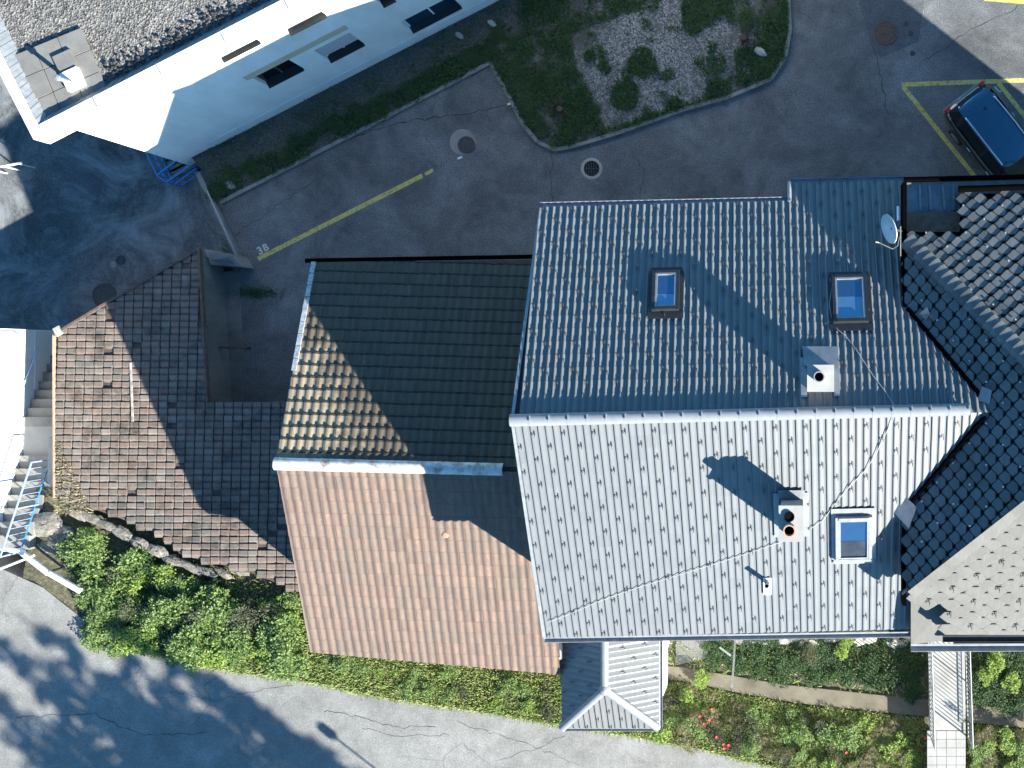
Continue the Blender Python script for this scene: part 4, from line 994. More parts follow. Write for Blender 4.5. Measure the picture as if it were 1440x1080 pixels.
# ------------------------------------------------------------------ west house, staircase and rails
XW = -25.05
wh = thing('white_house', (XW-4, -4, ZY), 'white house wall rising beside the outdoor stairs at picture edge', 'house')
m = MB(); m.prism([(XW, .85), (XW, -5.6), (XW-9, -5.6), (XW-9, .85)], -.7, 4.2); m.build('wall', M['white_wall'], wh)
m = MB(); m.box((XW-4.5, -2.4, 4.3), (9.3, 6.9, .2)); m.build('roof', M['roof_gravel'], wh)
m = MB(); m.box((XW+.012, -2.3, .2), (.024, 6.2, .9)); m.build('plinth', M['plinth'], wh)
hr = [(XW+.08, .3, .55), (XW+.08, -3.2, 2.5), (XW+.08, -4.9, 3.1)]
m = MB(); m.tube(hr, .02, 8)
for f in (.1, .4, .7, .95):
    p = Vector(hr[0]).lerp(Vector(hr[1]), f); m.tube([p, p-Vector((.09, 0, 0))], .01, 6)
tag(m.build('handrail', M['blue_pale'], base=(XW, -2, 1.5)), 'thin pale blue handrail fixed along the white house wall', 'handrail')
stc = thing('staircase', (-24.4, -3, ZY), 'outdoor concrete staircase between white house wall and tiled shed', 'staircase')
y0 = .55; run1, run2 = .285, .40; z = ZY; yy = y0; xl, xr_ = XW, -23.86
for i in range(10):
    z += .18; m = MB(); m.prism([(xl, yy), (xr_, yy), (xr_, yy-run1-.02), (xl, yy-run1-.02)], z-.9, z); m.prism([(xl, yy+.025), (xr_, yy+.025), (xr_, yy-.001), (xl, yy-.001)], z-.04, z-.001); m.build('step', M['concrete'], stc); yy -= run1
m = MB(); m.prism([(xl, yy), (xr_, yy), (xr_, yy-.95), (xl, yy-.95)], ZY-.3, z+.001); m.build('landing', M['pale_concrete'], stc); yy -= .95
for i in range(7):
    z += .171; m = MB(); m.prism([(xl, yy), (xr_-.02*i, yy), (xr_-.02*i, yy-run2-.02), (xl, yy-run2-.02)], z-.9, z); m.prism([(xl, yy+.025), (xr_-.02*i, yy+.025), (xr_-.02*i, yy-.001), (xl, yy-.001)], z-.04, z-.001); m.build('step', M['concrete'], stc); yy -= run2
m = MB(); m.prism([(xr_+.002, -2.6), (xr_+.4, -2.7), (xr_+.45, -5.0), (xr_-.05, -6.3), (xr_-.12, -6.3)], 0, 1.7); m.build('cheek_wall', M['pale_concrete'], stc)
rl = thing('stair_railing', (-24.2, -5, 1.2), 'pale blue metal railing with bars along the stairs upper flight', 'railing')
a, b = Vector((xr_-.15, -3.35, 1.3)), Vector((xr_-.25, -6.1, 2.5)); hgt = Vector((0, 0, .95))
m = MB(); m.tube([a+hgt, b+hgt], .026, 8); m.build('top_rail', M['blue_pale'], rl); m = MB(); m.tube([a+Vector((0, 0, .1)), b+Vector((0, 0, .1))], .022, 8); m.build('bottom_rail', M['blue_paint'], rl)
m = MB()
for i in range(15):
    p = a.lerp(b, i/14); m.tube([p+Vector((0, 0, .1)), p+hgt], .010, 5)
tag(m.build('bars', M['blue_pale'], rl))
for f in (0, .5, 1):
    p = a.lerp(b, f); m = MB(); m.tube([p-Vector((0, 0, .1)), p+hgt], .025, 8); m.build('post', M['blue_pale'], rl)
_skip = '''
rl2 = thing('landing_railing', (-23.9, -1.5, .5), 'pale blue metal railing guarding the stairs lower flight beside the shed', 'railing')
a, b = Vector((xr_-.06, -.9, .35)), Vector((xr_-.06, -3.2, 1.25))
m = MB(); m.tube([a+hgt, b+hgt], .022, 8); m.build('top_rail', M['blue_pale'], rl2)
m = MB()
for i in range(16):
    p = a.lerp(b, i/15); m.tube([p, p+hgt], .012, 5)
'''

# barrier along the street corner
ba = thing('road_barrier', W(60, 800, ZR), 'white metal barrier at the street corner below the stairs', 'barrier')
m = MB()
pts = [W(x, y, ZR+.55) for x, y in ((-12, 768), (30, 776), (64, 803), (68, 806))]; m.tube(pts, .09, 10); m.build('rail', M['white_paint'], ba)
m = MB(); pts = [W(x, y, ZR+.55) for x, y in ((70, 806), (113, 831))]; m.tube(pts, .09, 10); m.build('rail', M['white_paint'], ba)
m = MB(); m.tube([W(0, 800, ZR+.75), W(48, 781, ZR+.75)], .035, 8); m.build('cross_bar', M['white_paint'], ba)
for x, y in ((10, 773), (66, 805), (108, 828)):
    m = MB(); p = W(x, y, ZR+.5); m.tube([Vector((p.x, p.y, ZR-.3)), p], .04, 8); m.build('post', M['dark_metal'], ba)
for i, (x, y, s, lab) in enumerate(((66, 738, .42, 'largest pale boulder beside the stairs foot wall'), (88, 752, .3, 'rounded pale boulder between barrier and leafy bank'), (70, 772, .36, 'flat pale boulder right behind the white barrier'), (98, 778, .28, 'small pale boulder below the bushes by the barrier'))):
    m = MB(); rock(m, (0, 0, 0), s*1.3, s, s*.5, 50+i); o = m.build('boulder', M['rubble']); o.location = W(x, y, 2.0); tag(o, lab, 'boulder', 'boulders by the stairs')

# yard rails and walls
bl = thing('blue_railing', W(236, 240, ZY), 'bright blue metal railing around steps at the apartment block corner', 'railing')
zr_ = .35; R1 = [W(204, 211, zr_), W(221, 247, zr_), W(234, 256, zr_), W(266, 233, zr_)]
m = MB()
for dz in (0, -.45, -.85): m.tube([p+Vector((0, 0, dz)) for p in R1], .028, 8)
m.tube([W(221, 246, zr_), W(249, 225, zr_)], .028, 8); m.build('rail', M['blue_paint'], bl)
for a, b in zip(R1, R1[1:]):
    k = max(2, int((b-a).length/.25))
    for i in range(k+1):
        p = a.lerp(b, i/k); m = MB(); m.tube([p, Vector((p.x, p.y, ZY))], .02, 6); m.build('post', M['blue_paint'], bl)
m = MB()
for i in range(5):
    f0 = i/5; p = W(214, 214, 0).lerp(W(232, 250, 0), f0+.1); m.box((p.x+.45, p.y+.35, ZY+.06+.0*i), (1.0, .26, .12), Matrix.Rotation(R(27), 3, 'Z'))
tag(m.build('entrance_steps', M['dark_concrete'], base=W(228, 232, ZY)), 'grey steps inside the bright blue railing', 'steps')
rw = [W(278, 243, .12), W(300, 287, .12), W(318, 325, .12), W(340, 372, .12)]
m = MB()
for a, b in zip(rw, rw[1:]): board(a-Vector((0, 0, .4)), b-Vector((0, 0, .4)), .16, .85, m)
tag(m.build('retaining_wall', M['concrete'], base=W(305, 300, ZY)), 'low concrete retaining wall between yard and car park', 'wall')
m = MB(); m.tube([W(291, 268, .3), W(302, 292, .3), W(318, 327, .3), W(335, 364, .35), W(333, 368, .2)], .03, 8)
tag(m.build('pipe_rail', M['grey_metal'], base=W(310, 320, .2)), 'thin grey pipe lying along the low retaining wall', 'pipe')
m = MB(); bx_ = [W(287, 350, .95), W(327, 358, .95), W(340, 375, .8), W(296, 372, .85)]
m.slab(bx_, .9); m.slab([W(292, 355, 1.15), W(322, 361, 1.15), W(326, 367, 1.0), W(298, 366, 1.05)], .2)
tag(m.build('concrete_cap', M['concrete'], base=W(315, 365, 0)), 'grey concrete block capping the wall end beside the shed peak', 'block')
m = MB(); m.prism([W(300, 384, .02)[:2], W(336, 380, .02)[:2], W(341, 470, .02)[:2], W(344, 566, .02)[:2], W(344, 600, .02)[:2], W(300, 600, .02)[:2]], -.6, .03); tag(m.build('courtyard_slab', M['dark_concrete']), kind='structure')  # light concrete strip coloured dark: courtyard shade put into the slab
m = MB()
for (a, b) in ((W(296, 488, .6), W(346, 490, .6)), (W(306, 490, .6), W(310, 560, .6))): board(a, b, .07, .1, m)
for p in (W(345, 489, .3), W(308, 489, .3), W(309, 556, .3)): m.tube([Vector((p.x, p.y, 0)), Vector((p.x, p.y, .6))], .04, 6)
tag(m.build('timber_frame', M['wood_dark'], base=W(320, 500, 0)), 'dark timber frame in the shaded courtyard beside the shed', 'frame')
m = MB(); yb = W(0, 233, ZY); m.tube([W(-20, 238, .2), W(30, 229, .2)], .04, 8)
for x in (-15, 5, 25): p = W(x, 235-x*.2, .2); m.tube([p, Vector((p.x, p.y, ZY))], .025, 6)
tag(m.build('yard_rail', M['white_paint'], base=W(0, 234, ZY)), 'short white rail at the far left of the yard', 'rail')
m = MB(); m.tube([W(-10, 466, 2.4), W(20, 466, 2.4), W(25, 469, 2.4), W(24, 474, 2.2)], .04, 8)
tag(m.build('roof_pipe', M['grey_metal'], base=W(10, 467, 2.3)), 'bent grey pipe above the white house wall end', 'pipe')

# ------------------------------------------------------------------ manholes and drain
mh = thing('manhole', W(651, 200, 0), 'round concrete manhole ring with a broken dark cover in the car park', 'manhole')
p = W(651, 200, 0); m = MB(); m.lathe(p, [(.44, .0), (.44, .012), (.3, .014), (.27, .008)], 28); m.disc(p+Vector((0, 0, .007)), .44); m.build('ring', M['concrete'], mh)
p2 = W(656, 204, 0); m = MB(); m.lathe(p2, [(.29, .012), (.29, .03), (.24, .03), (.22, .02), (.001, .02)], 24); m.build('cover', M['iron'], mh)
dr = thing('drain_grate', W(832, 237, 0), 'round iron drain grate in a pale ring near the grey roof', 'drain')
p = W(832, 237, 0); m = MB(); m.lathe(p, [(.36, 0), (.36, .012), (.27, .014), (.26, .004)], 28); m.build('ring', M['pale_concrete'], dr)
m = MB(); m.disc(p+Vector((0, 0, .005)), .265); m.build('pit', M['soot_dark'], dr)  # black disc painted for the unlit depth under the grate
m = MB()
for i in range(-4, 5):
    x = i*.056; l = 2*math.sqrt(max(.001, .25**2-x*x)); m.box(p+Vector((x, 0, .012)), (.028, l, .014))
m.box(p+Vector((0, 0, .0135)), (.5, .03, .014)); m.build('grate', M['iron'], dr)
for (x, y, z_, r, mt, lab) in ((1246, 47, .004, .40, M['rust'], 'round rust brown manhole cover in the patched asphalt'), (147, 416, ZY, .42, M['iron'], 'round dark manhole cover beside the shed roof edge'), (170, 366, ZY, .16, M['iron'], 'small dark cover in the yard, lower of two'), (160, 372, ZY, .12, M['concrete'], 'small grey cover in the yard beside a dark one')):
    m = MB(); p = W(x, y, z_); m.lathe((0, 0, 0), [(r, .002), (r, .014), (r*.9, .016), (r*.88, .008), (r*.8, .008), (r*.78, .014), (.001, .014)], 28)
    o = m.build('manhole_cover', mt); o.location = p; tag(o, lab, 'manhole')
for x, y in ((1274, 34), (1281, 47), (1283, 75)):
    m = MB(); m.lathe((0, 0, 0), [(.085, .002), (.085, .014), (.06, .016), (.001, .012)], 14); o = m.build('valve_cap', M['iron']); o.location = W(x, y, .002)
    tag(o, {34: 'small round valve cap nearest the picture top beside the patch', 47: 'small round valve cap, the middle one of three', 75: 'small round valve cap below the repaired patch'}[y], 'valve cap', 'valve caps in the asphalt')

# ------------------------------------------------------------------ car
def build_car():
    d = Vector((.615, -.789, 0)); rz = math.atan2(d.y, d.x); c = W(1398, 190, .9)
    car = thing('parked_car', (c.x+d.x*.55, c.y+d.y*.55, 0), 'black estate car with blue reflecting roof and silver roof rails, parked between yellow lines', 'car', None, rz)
    def B(m, name, mat, par=None): return m.build(name, mat, par or car, base=(0, 0, 0))
    st = [(-2.2, .62, .45, .72), (-2.14, .78, .36, .95), (-1.95, .87, .3, 1.0), (-1.4, .91, .28, 1.0), (0, .92, .28, .98), (1.0, .91, .28, .96), (1.55, .88, .3, .9), (1.95, .8, .34, .78), (2.15, .66, .42, .64)]
    m = MB(); rings = []
    for x, hw, z0, z1 in st:
        zm = z0+(z1-z0)*.6
        rings.append([Vector((x, sy*a, b)) for a, b, sy in ((hw*.9, z0, -1), (hw, z0+.12, -1), (hw*1.0, zm, -1), (hw*.94, z1, -1), (hw*.6, z1+.03, -1), (hw*.6, z1+.03, 1), (hw*.94, z1, 1), (hw, zm, 1), (hw, z0+.12, 1), (hw*.9, z0, 1))])
    n = 10; vs = [p for r in rings for p in r]
    m.add(vs, [(i*n+k, i*n+(k+1) % n, (i+1)*n+(k+1) % n, (i+1)*n+k) for i in range(len(st)-1) for k in range(n)], True)
    m.add(rings[0], [tuple(range(n-1, -1, -1))]); m.add(rings[-1], [tuple(range(n))]); B(m, 'body', M['car_paint'])
    gh_ = [(-2.05, .74, 1.0, .62, 1.04), (-1.82, .8, 1.0, .6, 1.45), (-1.6, .82, 1.0, .6, 1.53), (-.2, .83, 1.0, .62, 1.57), (.55, .82, .99, .6, 1.53), (.85, .8, .98, .58, 1.42), (1.35, .74, .95, .66, .99)]
    m = MB(); rings = [[Vector((x, -wb, zb)), Vector((x, -wt, zt)), Vector((x, wt, zt)), Vector((x, wb, zb))] for x, wb, zb, wt, zt in gh_]; vs = [p for r in rings for p in r]
    m.add(vs, [(i*4+k, i*4+k+1, (i+1)*4+k+1, (i+1)*4+k) for i in range(len(gh_)-1) for k in range(3)]); B(m, 'window', M['car_glass'])
    m = MB()
    for sy in (-1, 1):                                   # pillars
        for xa, xb in ((-1.62, -1.45), (-.35, -.22), (.62, .8)):
            def g(x):
                for q0, q1 in zip(gh_, gh_[1:]):
                    if q0[0] <= x <= q1[0]:
                        t = (x-q0[0])/(q1[0]-q0[0]); return [q0[k]+(q1[k]-q0[k])*t for k in range(5)]
            A, Bq = g(xa), g(xb)
            m.add([Vector((xa, sy*(A[1]+.012), A[2])), Vector((xb, sy*(Bq[1]+.012), Bq[2])), Vector((xb, sy*(Bq[3]+.012), Bq[4])), Vector((xa, sy*(A[3]+.012), A[4]))], [(0, 1, 2, 3) if sy < 0 else (3, 2, 1, 0)])
        m.tube([Vector((x, sy*(wb+.02), zb+.01)) for x, wb, zb, wt, zt in gh_[1:]], .015, 6)
    B(m, 'pillar', M['car_paint'])
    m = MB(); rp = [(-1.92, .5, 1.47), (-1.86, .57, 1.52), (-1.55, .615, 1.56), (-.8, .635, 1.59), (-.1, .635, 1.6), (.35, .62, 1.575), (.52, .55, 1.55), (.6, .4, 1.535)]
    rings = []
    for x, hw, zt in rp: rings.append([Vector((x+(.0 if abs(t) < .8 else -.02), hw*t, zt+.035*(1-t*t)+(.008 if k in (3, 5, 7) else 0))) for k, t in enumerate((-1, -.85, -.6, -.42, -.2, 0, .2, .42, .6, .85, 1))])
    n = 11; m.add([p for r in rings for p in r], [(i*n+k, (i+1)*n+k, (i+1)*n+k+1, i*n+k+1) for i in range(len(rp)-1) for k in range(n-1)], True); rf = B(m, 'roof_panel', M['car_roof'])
    m = MB(); m.tube([Vector((-1.35, .1, 1.6)), Vector((-1.42, .1, 1.72))], [.035, .012], 8); B(m, 'antenna', M['rubber'], rf)
    for sy in (-1, 1):
        m = MB(); m.tube([Vector((-1.5, sy*.57, 1.58)), Vector((-1.42, sy*.575, 1.635)), Vector((-.4, sy*.59, 1.665)), Vector((.32, sy*.575, 1.64)), Vector((.4, sy*.57, 1.59))], .022, 8); B(m, 'roof_rail', M['chrome'])
        m = MB(); m.box((-2.1, sy*.7, .86), (.16, .14, .3)); B(m, 'taillight', M['red_lens'])
        m = MB(); m.box((2.0, sy*.62, .7), (.26, .24, .12)); B(m, 'headlight', M['clear_lens'])
        m = MB(); m.box((.78, sy*1.0, 1.02), (.14, .2, .14)); m.box((.8, sy*.9, 1.0), (.06, .1, .04)); B(m, 'mirror', M['car_paint'])
        for xw in (-1.3, 1.3):
            m = MB(); m.tube([Vector((xw, sy*.78, .32)), Vector((xw, sy*.94, .32))], .32, 20); w_ = B(m, 'wheel', M['rubber'])
            m = MB(); m.tube([Vector((xw, sy*.9, .32)), Vector((xw, sy*.955, .32))], .21, 16); B(m, 'rim', M['rim'], w_)
        for xd in (-.7, .3): m = MB(); m.box((xd, sy*.935, .82), (.16, .03, .03)); B(m, 'door_handle', M['chrome'])
    m = MB(); m.box((-2.2, 0, .48), (.14, 1.45, .2)); m.box((-2.16, 0, .82), (.06, .9, .14)); B(m, 'rear_bumper', M['grey_metal'])
    m = MB(); m.box((-1.93, 0, 1.5), (.2, .95, .03)); B(m, 'spoiler', M['car_paint'])
    m = MB(); m.tube([Vector((-2.09, .05, 1.04)), Vector((-2.0, -.38, 1.18))], .012, 6); B(m, 'rear_wiper', M['rubber'])
    m = MB(); m.tube([Vector((-2.18, -.6, .62)), Vector((-2.225, 0, .64)), Vector((-2.18, .6, .62))], .012, 6); B(m, 'tailgate_trim', M['chrome'])
    for sy in (-1, 1):
        m = MB(); m.tube([Vector((1.05, sy*.6, .985)), Vector((1.25, sy*.1, 1.0))], .01, 6); B(m, 'wiper', M['rubber'])
build_car()

# ------------------------------------------------------------------ footbridge
fb = thing('footbridge', W(1332, 965, 2.4), 'paved concrete footbridge with thin metal railings leading to the slate house', 'footbridge')
zf = 2.46; a0, a1 = W(1303, 900, zf), W(1307, 1090, zf); b0, b1 = W(1358, 900, zf), W(1364, 1090, zf); mid_a, mid_b = W(1312, 1030, zf), W(1353, 1030, zf)
m = MB(); m.slab([W(1305, 860, zf), W(1356, 860, zf), W(1358, 1027, zf), W(1308, 1027, zf)], .2); m.build('deck', M['pale_concrete'], fb)
m = MB()
for i in range(4):
    for j in range(9):
        x0, x1 = 1304+i*13.6, 1304+(i+1)*13.6-.5; y0_, y1_ = 1028+j*12, 1028+(j+1)*12-.5; dz = random.uniform(-.006, .006)
        m.slab([W(x0, y0_, zf+dz), W(x1, y0_, zf+dz), W(x1, y1_, zf+dz), W(x0, y1_, zf+dz)], .08)
m.build('paver', M['pale_concrete'], fb)
m = MB(); m.slab([W(1346, 880, zf+.03), W(1352, 880, zf+.03), W(1354, 1016, zf+.03), W(1349, 1016, zf+.03)], .02); m.build('channel', M['grey_metal'], fb)
for xa, xb, nm in ((1304, 1309, 'left'), (1356, 1361, 'right')):
    A, Bv = W(xa, 880, zf), W(xb, 1036, zf); hg = Vector((0, 0, .98))
    m = MB(); m.tube([A+hg, Bv+hg], .026, 8); m.tube([A+Vector((0, 0, .1)), Bv+Vector((0, 0, .1))], .018, 8); ry_ = m.build('railing', M['grey_metal'], fb)
    m = MB()
    for i in range(27): p = A.lerp(Bv, i/26); m.tube([p+Vector((0, 0, .1)), p+hg], .014, 5)
    m.build('bars', M['grey_metal'], ry_)
    for f in (.05, .5, 1.0): p = A.lerp(Bv, f); m = MB(); m.tube([p, p+hg], .024, 8); m.build('post', M['grey_metal'], ry_)
m = MB(); m.prism([W(1304, 1020, 1.2)[:2], W(1312, 1020, 1.2)[:2], W(1312, 1090, 1.2)[:2], W(1304, 1090, 1.2)[:2]], .3, 2.4); m.build('side_wall', M['concrete'], fb)
m = MB(); p = W(1359, 1012, 2.7); 
for i in range(40):
    a = random.uniform(0, 6.28); r = random.uniform(.0, .13); m.tube([p+Vector((math.cos(a)*r, math.sin(a)*r, random.uniform(-.1, .15))), p+Vector((math.cos(a+1)*r, math.sin(a+1)*r, random.uniform(-.1, .2)))], .007, 4)
tag(m.build('twig_wreath', M['bark'], base=p), 'tangle of dry twigs tied to the end of the footbridge railing', 'twigs')
# hedge trench: stones and thin pole
for i in range(16):
    x = 1045+i*15.5+random.uniform(-4, 4); m = MB(); s = random.uniform(.14, .3); rock(m, (0, 0, 0), s*1.4, s*.8, s*.6, 80+i); o = m.build('wall_stone', M['stone']); o.location = W(x, 899+random.uniform(-5, 4), 1.72); o.rotation_euler.z = random.uniform(-.4, .4)
    tag(o, 'pale rough stone in the row under the grey eave', 'stone', 'stones under the grey eave')
m = MB(); m.tube([W(1034, 886, 1.6), W(1032, 930, 2.8), W(1029, 966, 3.8)], .028, 8); tag(m.build('leaning_pole', M['grey_metal'], base=W(1034, 886, 1.6)), 'thin grey pole leaning over the garden path by the hedge', 'pole')
m = MB(); m.prism([W(952, 870, 1.7)[:2], W(998, 870, 1.7)[:2], W(994, 925, 1.7)[:2], W(950, 935, 1.7)[:2]], 1.1, 1.75); tag(m.build('garden_slab', M['dark_concrete']), kind='structure')
m = MB(); a, b = W(1012, 910, 2.0), W(1028, 922, 2.0); board(a, b, .06, .05, m); tag(m.build('garden_stake', M['grey_metal'], base=W(1020, 916, 1.8)), 'short pale stake lying among hedge leaves near the pole', 'stake')

# ------------------------------------------------------------------ vegetation
def leaf(m, p, L, w, dirv, nrm):
    s = dirv.cross(nrm).normalized()*w*.5; t = p+dirv*L; md = p+dirv*L*.5-nrm*L*.08
    n = len(m.v); m.v += [tuple(p), tuple(md+s), tuple(t), tuple(md-s)]; m.f += [(n, n+1, n+2), (n, n+2, n+3)]; m.sm += [False, False]
def shrub_mesh(name, mat, nl, rx, ry, rz, L, w, seed, clumps=14, spiky=0):
    rnd = random.Random(seed); m = MB(); cl = []
    for i in range(clumps):
        a = rnd.uniform(0, 6.28); r = math.sqrt(rnd.random())*.8; cl.append((math.cos(a)*r*rx, math.sin(a)*r*ry, rnd.uniform(.25, .9)*rz*(1-.45*r*r), rnd.uniform(.22, .42)))
    for i in range(nl):
        cx, cy, cz, cr = rnd.choice(cl); v = Vector((rnd.gauss(0, 1), rnd.gauss(0, 1), rnd.gauss(.35, 1))).normalized(); rr = rnd.uniform(.5, 1.05)*cr
        p = Vector((cx+v.x*rr*rx, cy+v.y*rr*ry, max(.02, cz+v.z*rr*rz*.8)))
        d = Vector((v.x*1.1+rnd.uniform(-.6, .6), v.y*1.1+rnd.uniform(-.6, .6), rnd.uniform(-.35, .55)+spiky)).normalized()
        n = (Vector((0, 0, 1))+v*.6+Vector((rnd.uniform(-.6, .6), rnd.uniform(-.6, .6), 0))).normalized(); sc = rnd.uniform(.65, 1.3)
        leaf(m, p, L*sc, w*sc, d, n)
    me = m._mesh(name); me.materials.append(mat)
    st = MB()
    for i in range(7):
        cx, cy, cz, cr = cl[i % len(cl)]; st.tube([(cx*.15, cy*.15, -.05), (cx*.6, cy*.6, cz*.55), (cx, cy, cz)], [.02, .013, .006], 5)
    sm = st._mesh('stem'); sm.materials.append(M['bark'])
    return me, sm
KIND = {
 'tuft': [shrub_mesh('foliage', M['grass_lit'], 1000, .6, .55, .4, .15, .024, s, spiky=.2) for s in (12, 13)],
 'broad': [shrub_mesh('foliage', M['leaf_mid'], 1500, .8, .7, .75, .095, .06, s) for s in (1, 2, 3)],
 'dark': [shrub_mesh('foliage', M['leaf_dark'], 1100, .75, .65, .55, .09, .06, s) for s in (4, 5)],
 'lime': [shrub_mesh('foliage', M['leaf_lime'], 900, .5, .5, .6, .095, .06, s) for s in (6, 7)],
 'grey': [shrub_mesh('foliage', M['leaf_grey'], 1100, .75, .65, .7, .11, .028, s, spiky=.5) for s in (8, 9)],
 'dry': [shrub_mesh('foliage', M['leaf_dry'], 900, .7, .6, .5, .14, .018, s, spiky=.15) for s in (10, 11)],
}
DESC = {'tuft': 'yellow green grassy tuft', 'broad': 'leafy mid green shrub', 'dark': 'dark green low shrub', 'lime': 'bright lime green shrub', 'grey': 'grey green feathery shrub', 'dry': 'dry tan twiggy shrub'}
def shrub(kind, x, y, z, s, where, group, sz=1.0):
    me, sm = random.choice(KIND[kind]); p = W(x, y, z)
    o = thing('shrub', (p.x, p.y, z), DESC[kind]+' '+where, 'shrub', group, random.uniform(0, 6.28)); o.scale = (s, s, s*sz)
    for nm, mesh in (('foliage', me), ('stems', sm)):
        c = bpy.data.objects.new(nm, mesh); COL.objects.link(c); c.parent = o
# big leafy bank below the shed
bank_poly = [(112, 736), (180, 775), (260, 806), (340, 822), (412, 848), (432, 925), (420, 948), (300, 930), (200, 908), (135, 893), (120, 850), (108, 790)]
nb = 0
for gy in range(745, 950, 25):
    for gx in range(112, 440, 27):
        x, y = gx+random.uniform(-9, 9), gy+random.uniform(-8, 8)
        if not inpoly(x, y, bank_poly): continue
        low = (y-750)/190
        k = random.choices(['broad', 'grey', 'lime', 'dark'], [4+5*low, 4.2-2*low if low < 1 else .8, 1.7, 1.8])[0]
        p = W(x, y, 1.9); zz = bank_z(p.x, p.y)-.05
        shrub(k, x, y, zz, random.uniform(.55, .95), 'on the leafy bank between shed and street', 'shrubs on the leafy bank')
for x, y, s in ((128, 752, .6), (140, 762, .5), (236, 806, .7), (402, 850, .6)): shrub('lime', x, y, 1.9, s, 'at the upper edge of the bank by the shed', 'lime shrubs by the shed edge')
# strip below the salmon roof
strip_poly = [(432, 925), (500, 930), (600, 940), (700, 948), (784, 955), (788, 1006), (700, 992), (600, 978), (500, 960), (430, 946)]
for gx in range(438, 790, 24):
    for gy in range(928, 1006, 22):
        x, y = gx+random.uniform(-8, 8), gy+random.uniform(-7, 7)
        if not inpoly(x, y, strip_poly): continue
        k = random.choices(['broad', 'grey', 'lime', 'dry', 'tuft'], [4.5, .6+(x > 650)*2, 3, .6+(x > 650)*2, 2])[0]; p = W(x, y, 2)
        shrub(k, x, y, bank_z(p.x, p.y)-.08, random.uniform(.32, .55), 'in the green strip below the salmon roof', 'shrubs below the salmon roof')
# right-hand garden
for gx in range(936, 1300, 16):
    for gy in range(960, 1094, 16):
        x, y = gx+random.uniform(-10, 10), gy+random.uniform(-9, 9); p = W(x, y, 2.05)
        if p.y > lerp_poly(path_s, p.x)-.25 or p.y < road_y(p.x)+.15 or (x > 1290): continue
        k = random.choices(['broad', 'dry', 'lime', 'grey', 'tuft'], [1.2, 3.4, 1.8, 1.6, 6])[0]
        shrub(k, x, y, bank_z(p.x, p.y)-.05, random.uniform(.4, .7), 'in the sunny garden bank above the street', 'shrubs in the sunny garden bank')
for gx in range(1000, 1300, 24):
    for gy in range(905, 985, 22):
        x, y = gx+random.uniform(-7, 7), gy+random.uniform(-6, 6)
        if y > 930+(x-960)*.14: continue
        shrub('dark', x, y, ZPA-.05, random.uniform(.42, .65), 'between grey house eave and garden path', 'shrubs between house and path', .8)
for x, y, s, k in ((1190, 898, .5, 'lime'), (1185, 912, .55, 'lime'), (1140, 915, .6, 'grey'), (985, 952, .6, 'lime'), (966, 975, .5, 'lime'), (1400, 925, .7, 'lime'), (1385, 945, .6, 'lime'), (1420, 955, .6, 'lime')): shrub(k, x, y, ZPA, s, 'standing out above the dark hedge', 'taller shrubs by the hedge', 1.6)
for gx in range(1372, 1480, 22):
    for gy in range(920, 1000, 22): shrub('dark', gx+random.uniform(-7, 7), gy+random.uniform(-7, 7), ZPA-.05, random.uniform(.45, .65), 'in the shaded garden right of the footbridge', 'shrubs right of the footbridge')
    for gy in range(1030, 1095, 22): shrub(random.choice(['lime', 'broad', 'dry']), gx+random.uniform(-7, 7), gy+random.uniform(-7, 7), 1.95, random.uniform(.35, .55), 'on the sunny bank right of the footbridge', 'sunny shrubs right of the footbridge')
# grass on the banks
m = MB(); pts = []; cnt = [0, 0]
while cnt[0] < 20000 or cnt[1] < 42000:
    x = random.uniform(-21.6, 9.0); ry = road_y(x); k = 0 if x < -6.2 else 1
    if k == 0: y = ry+abs(random.gauss(0, 1.2))-.06
    else: y = random.uniform(ry-.04, lerp_poly(path_s, x)-.04) if random.random() < .86 else random.uniform(lerp_poly(path_n, x)+.05, -7.6)
    if y > -4.5 or W(1304, 0, 2.4).x < x < W(1362, 0, 2.4).x: continue
    cnt[k] += 1; pts.append(Vector((x, y, bank_z(x, y)-.01)))
blades(m, pts, .2, .026, .85); tag(m.build('grass', M['grass_lit']), 'rough grass and low weeds on the sunny bank along the street', 'grass', kind='stuff')
# red flowers
for i, (x, y) in enumerate(((992, 1012), (1000, 1008), (986, 1003), (1020, 1037), (1027, 1038), (1021, 1042), (1003, 995), (1190, 1052), (1300, 1035), (1010, 1028))):
    m = MB(); p = W(x, y, 2.2); z0_ = bank_z(p.x, p.y); p = Vector((p.x, p.y, z0_)); hgt_ = .62
    for k in range(9):
        a = k*.7; d = Vector((math.cos(a), math.sin(a), .45)).normalized(); leaf(m, p+Vector((0, 0, hgt_)), .055, .05, d, Vector((0, 0, 1)))
    o = m.build('flower', M['red_petal'], base=p)
    s = MB(); s.tube([p, p+Vector((0, 0, hgt_))], .006, 5); c = s.build('stem', M['leaf_dark']); c.data.transform(Matrix.Translation(-p)); c.parent = o
    tag(o, 'red blossom on a stem in the sunny garden bank', 'flower', 'red flowers in the garden')
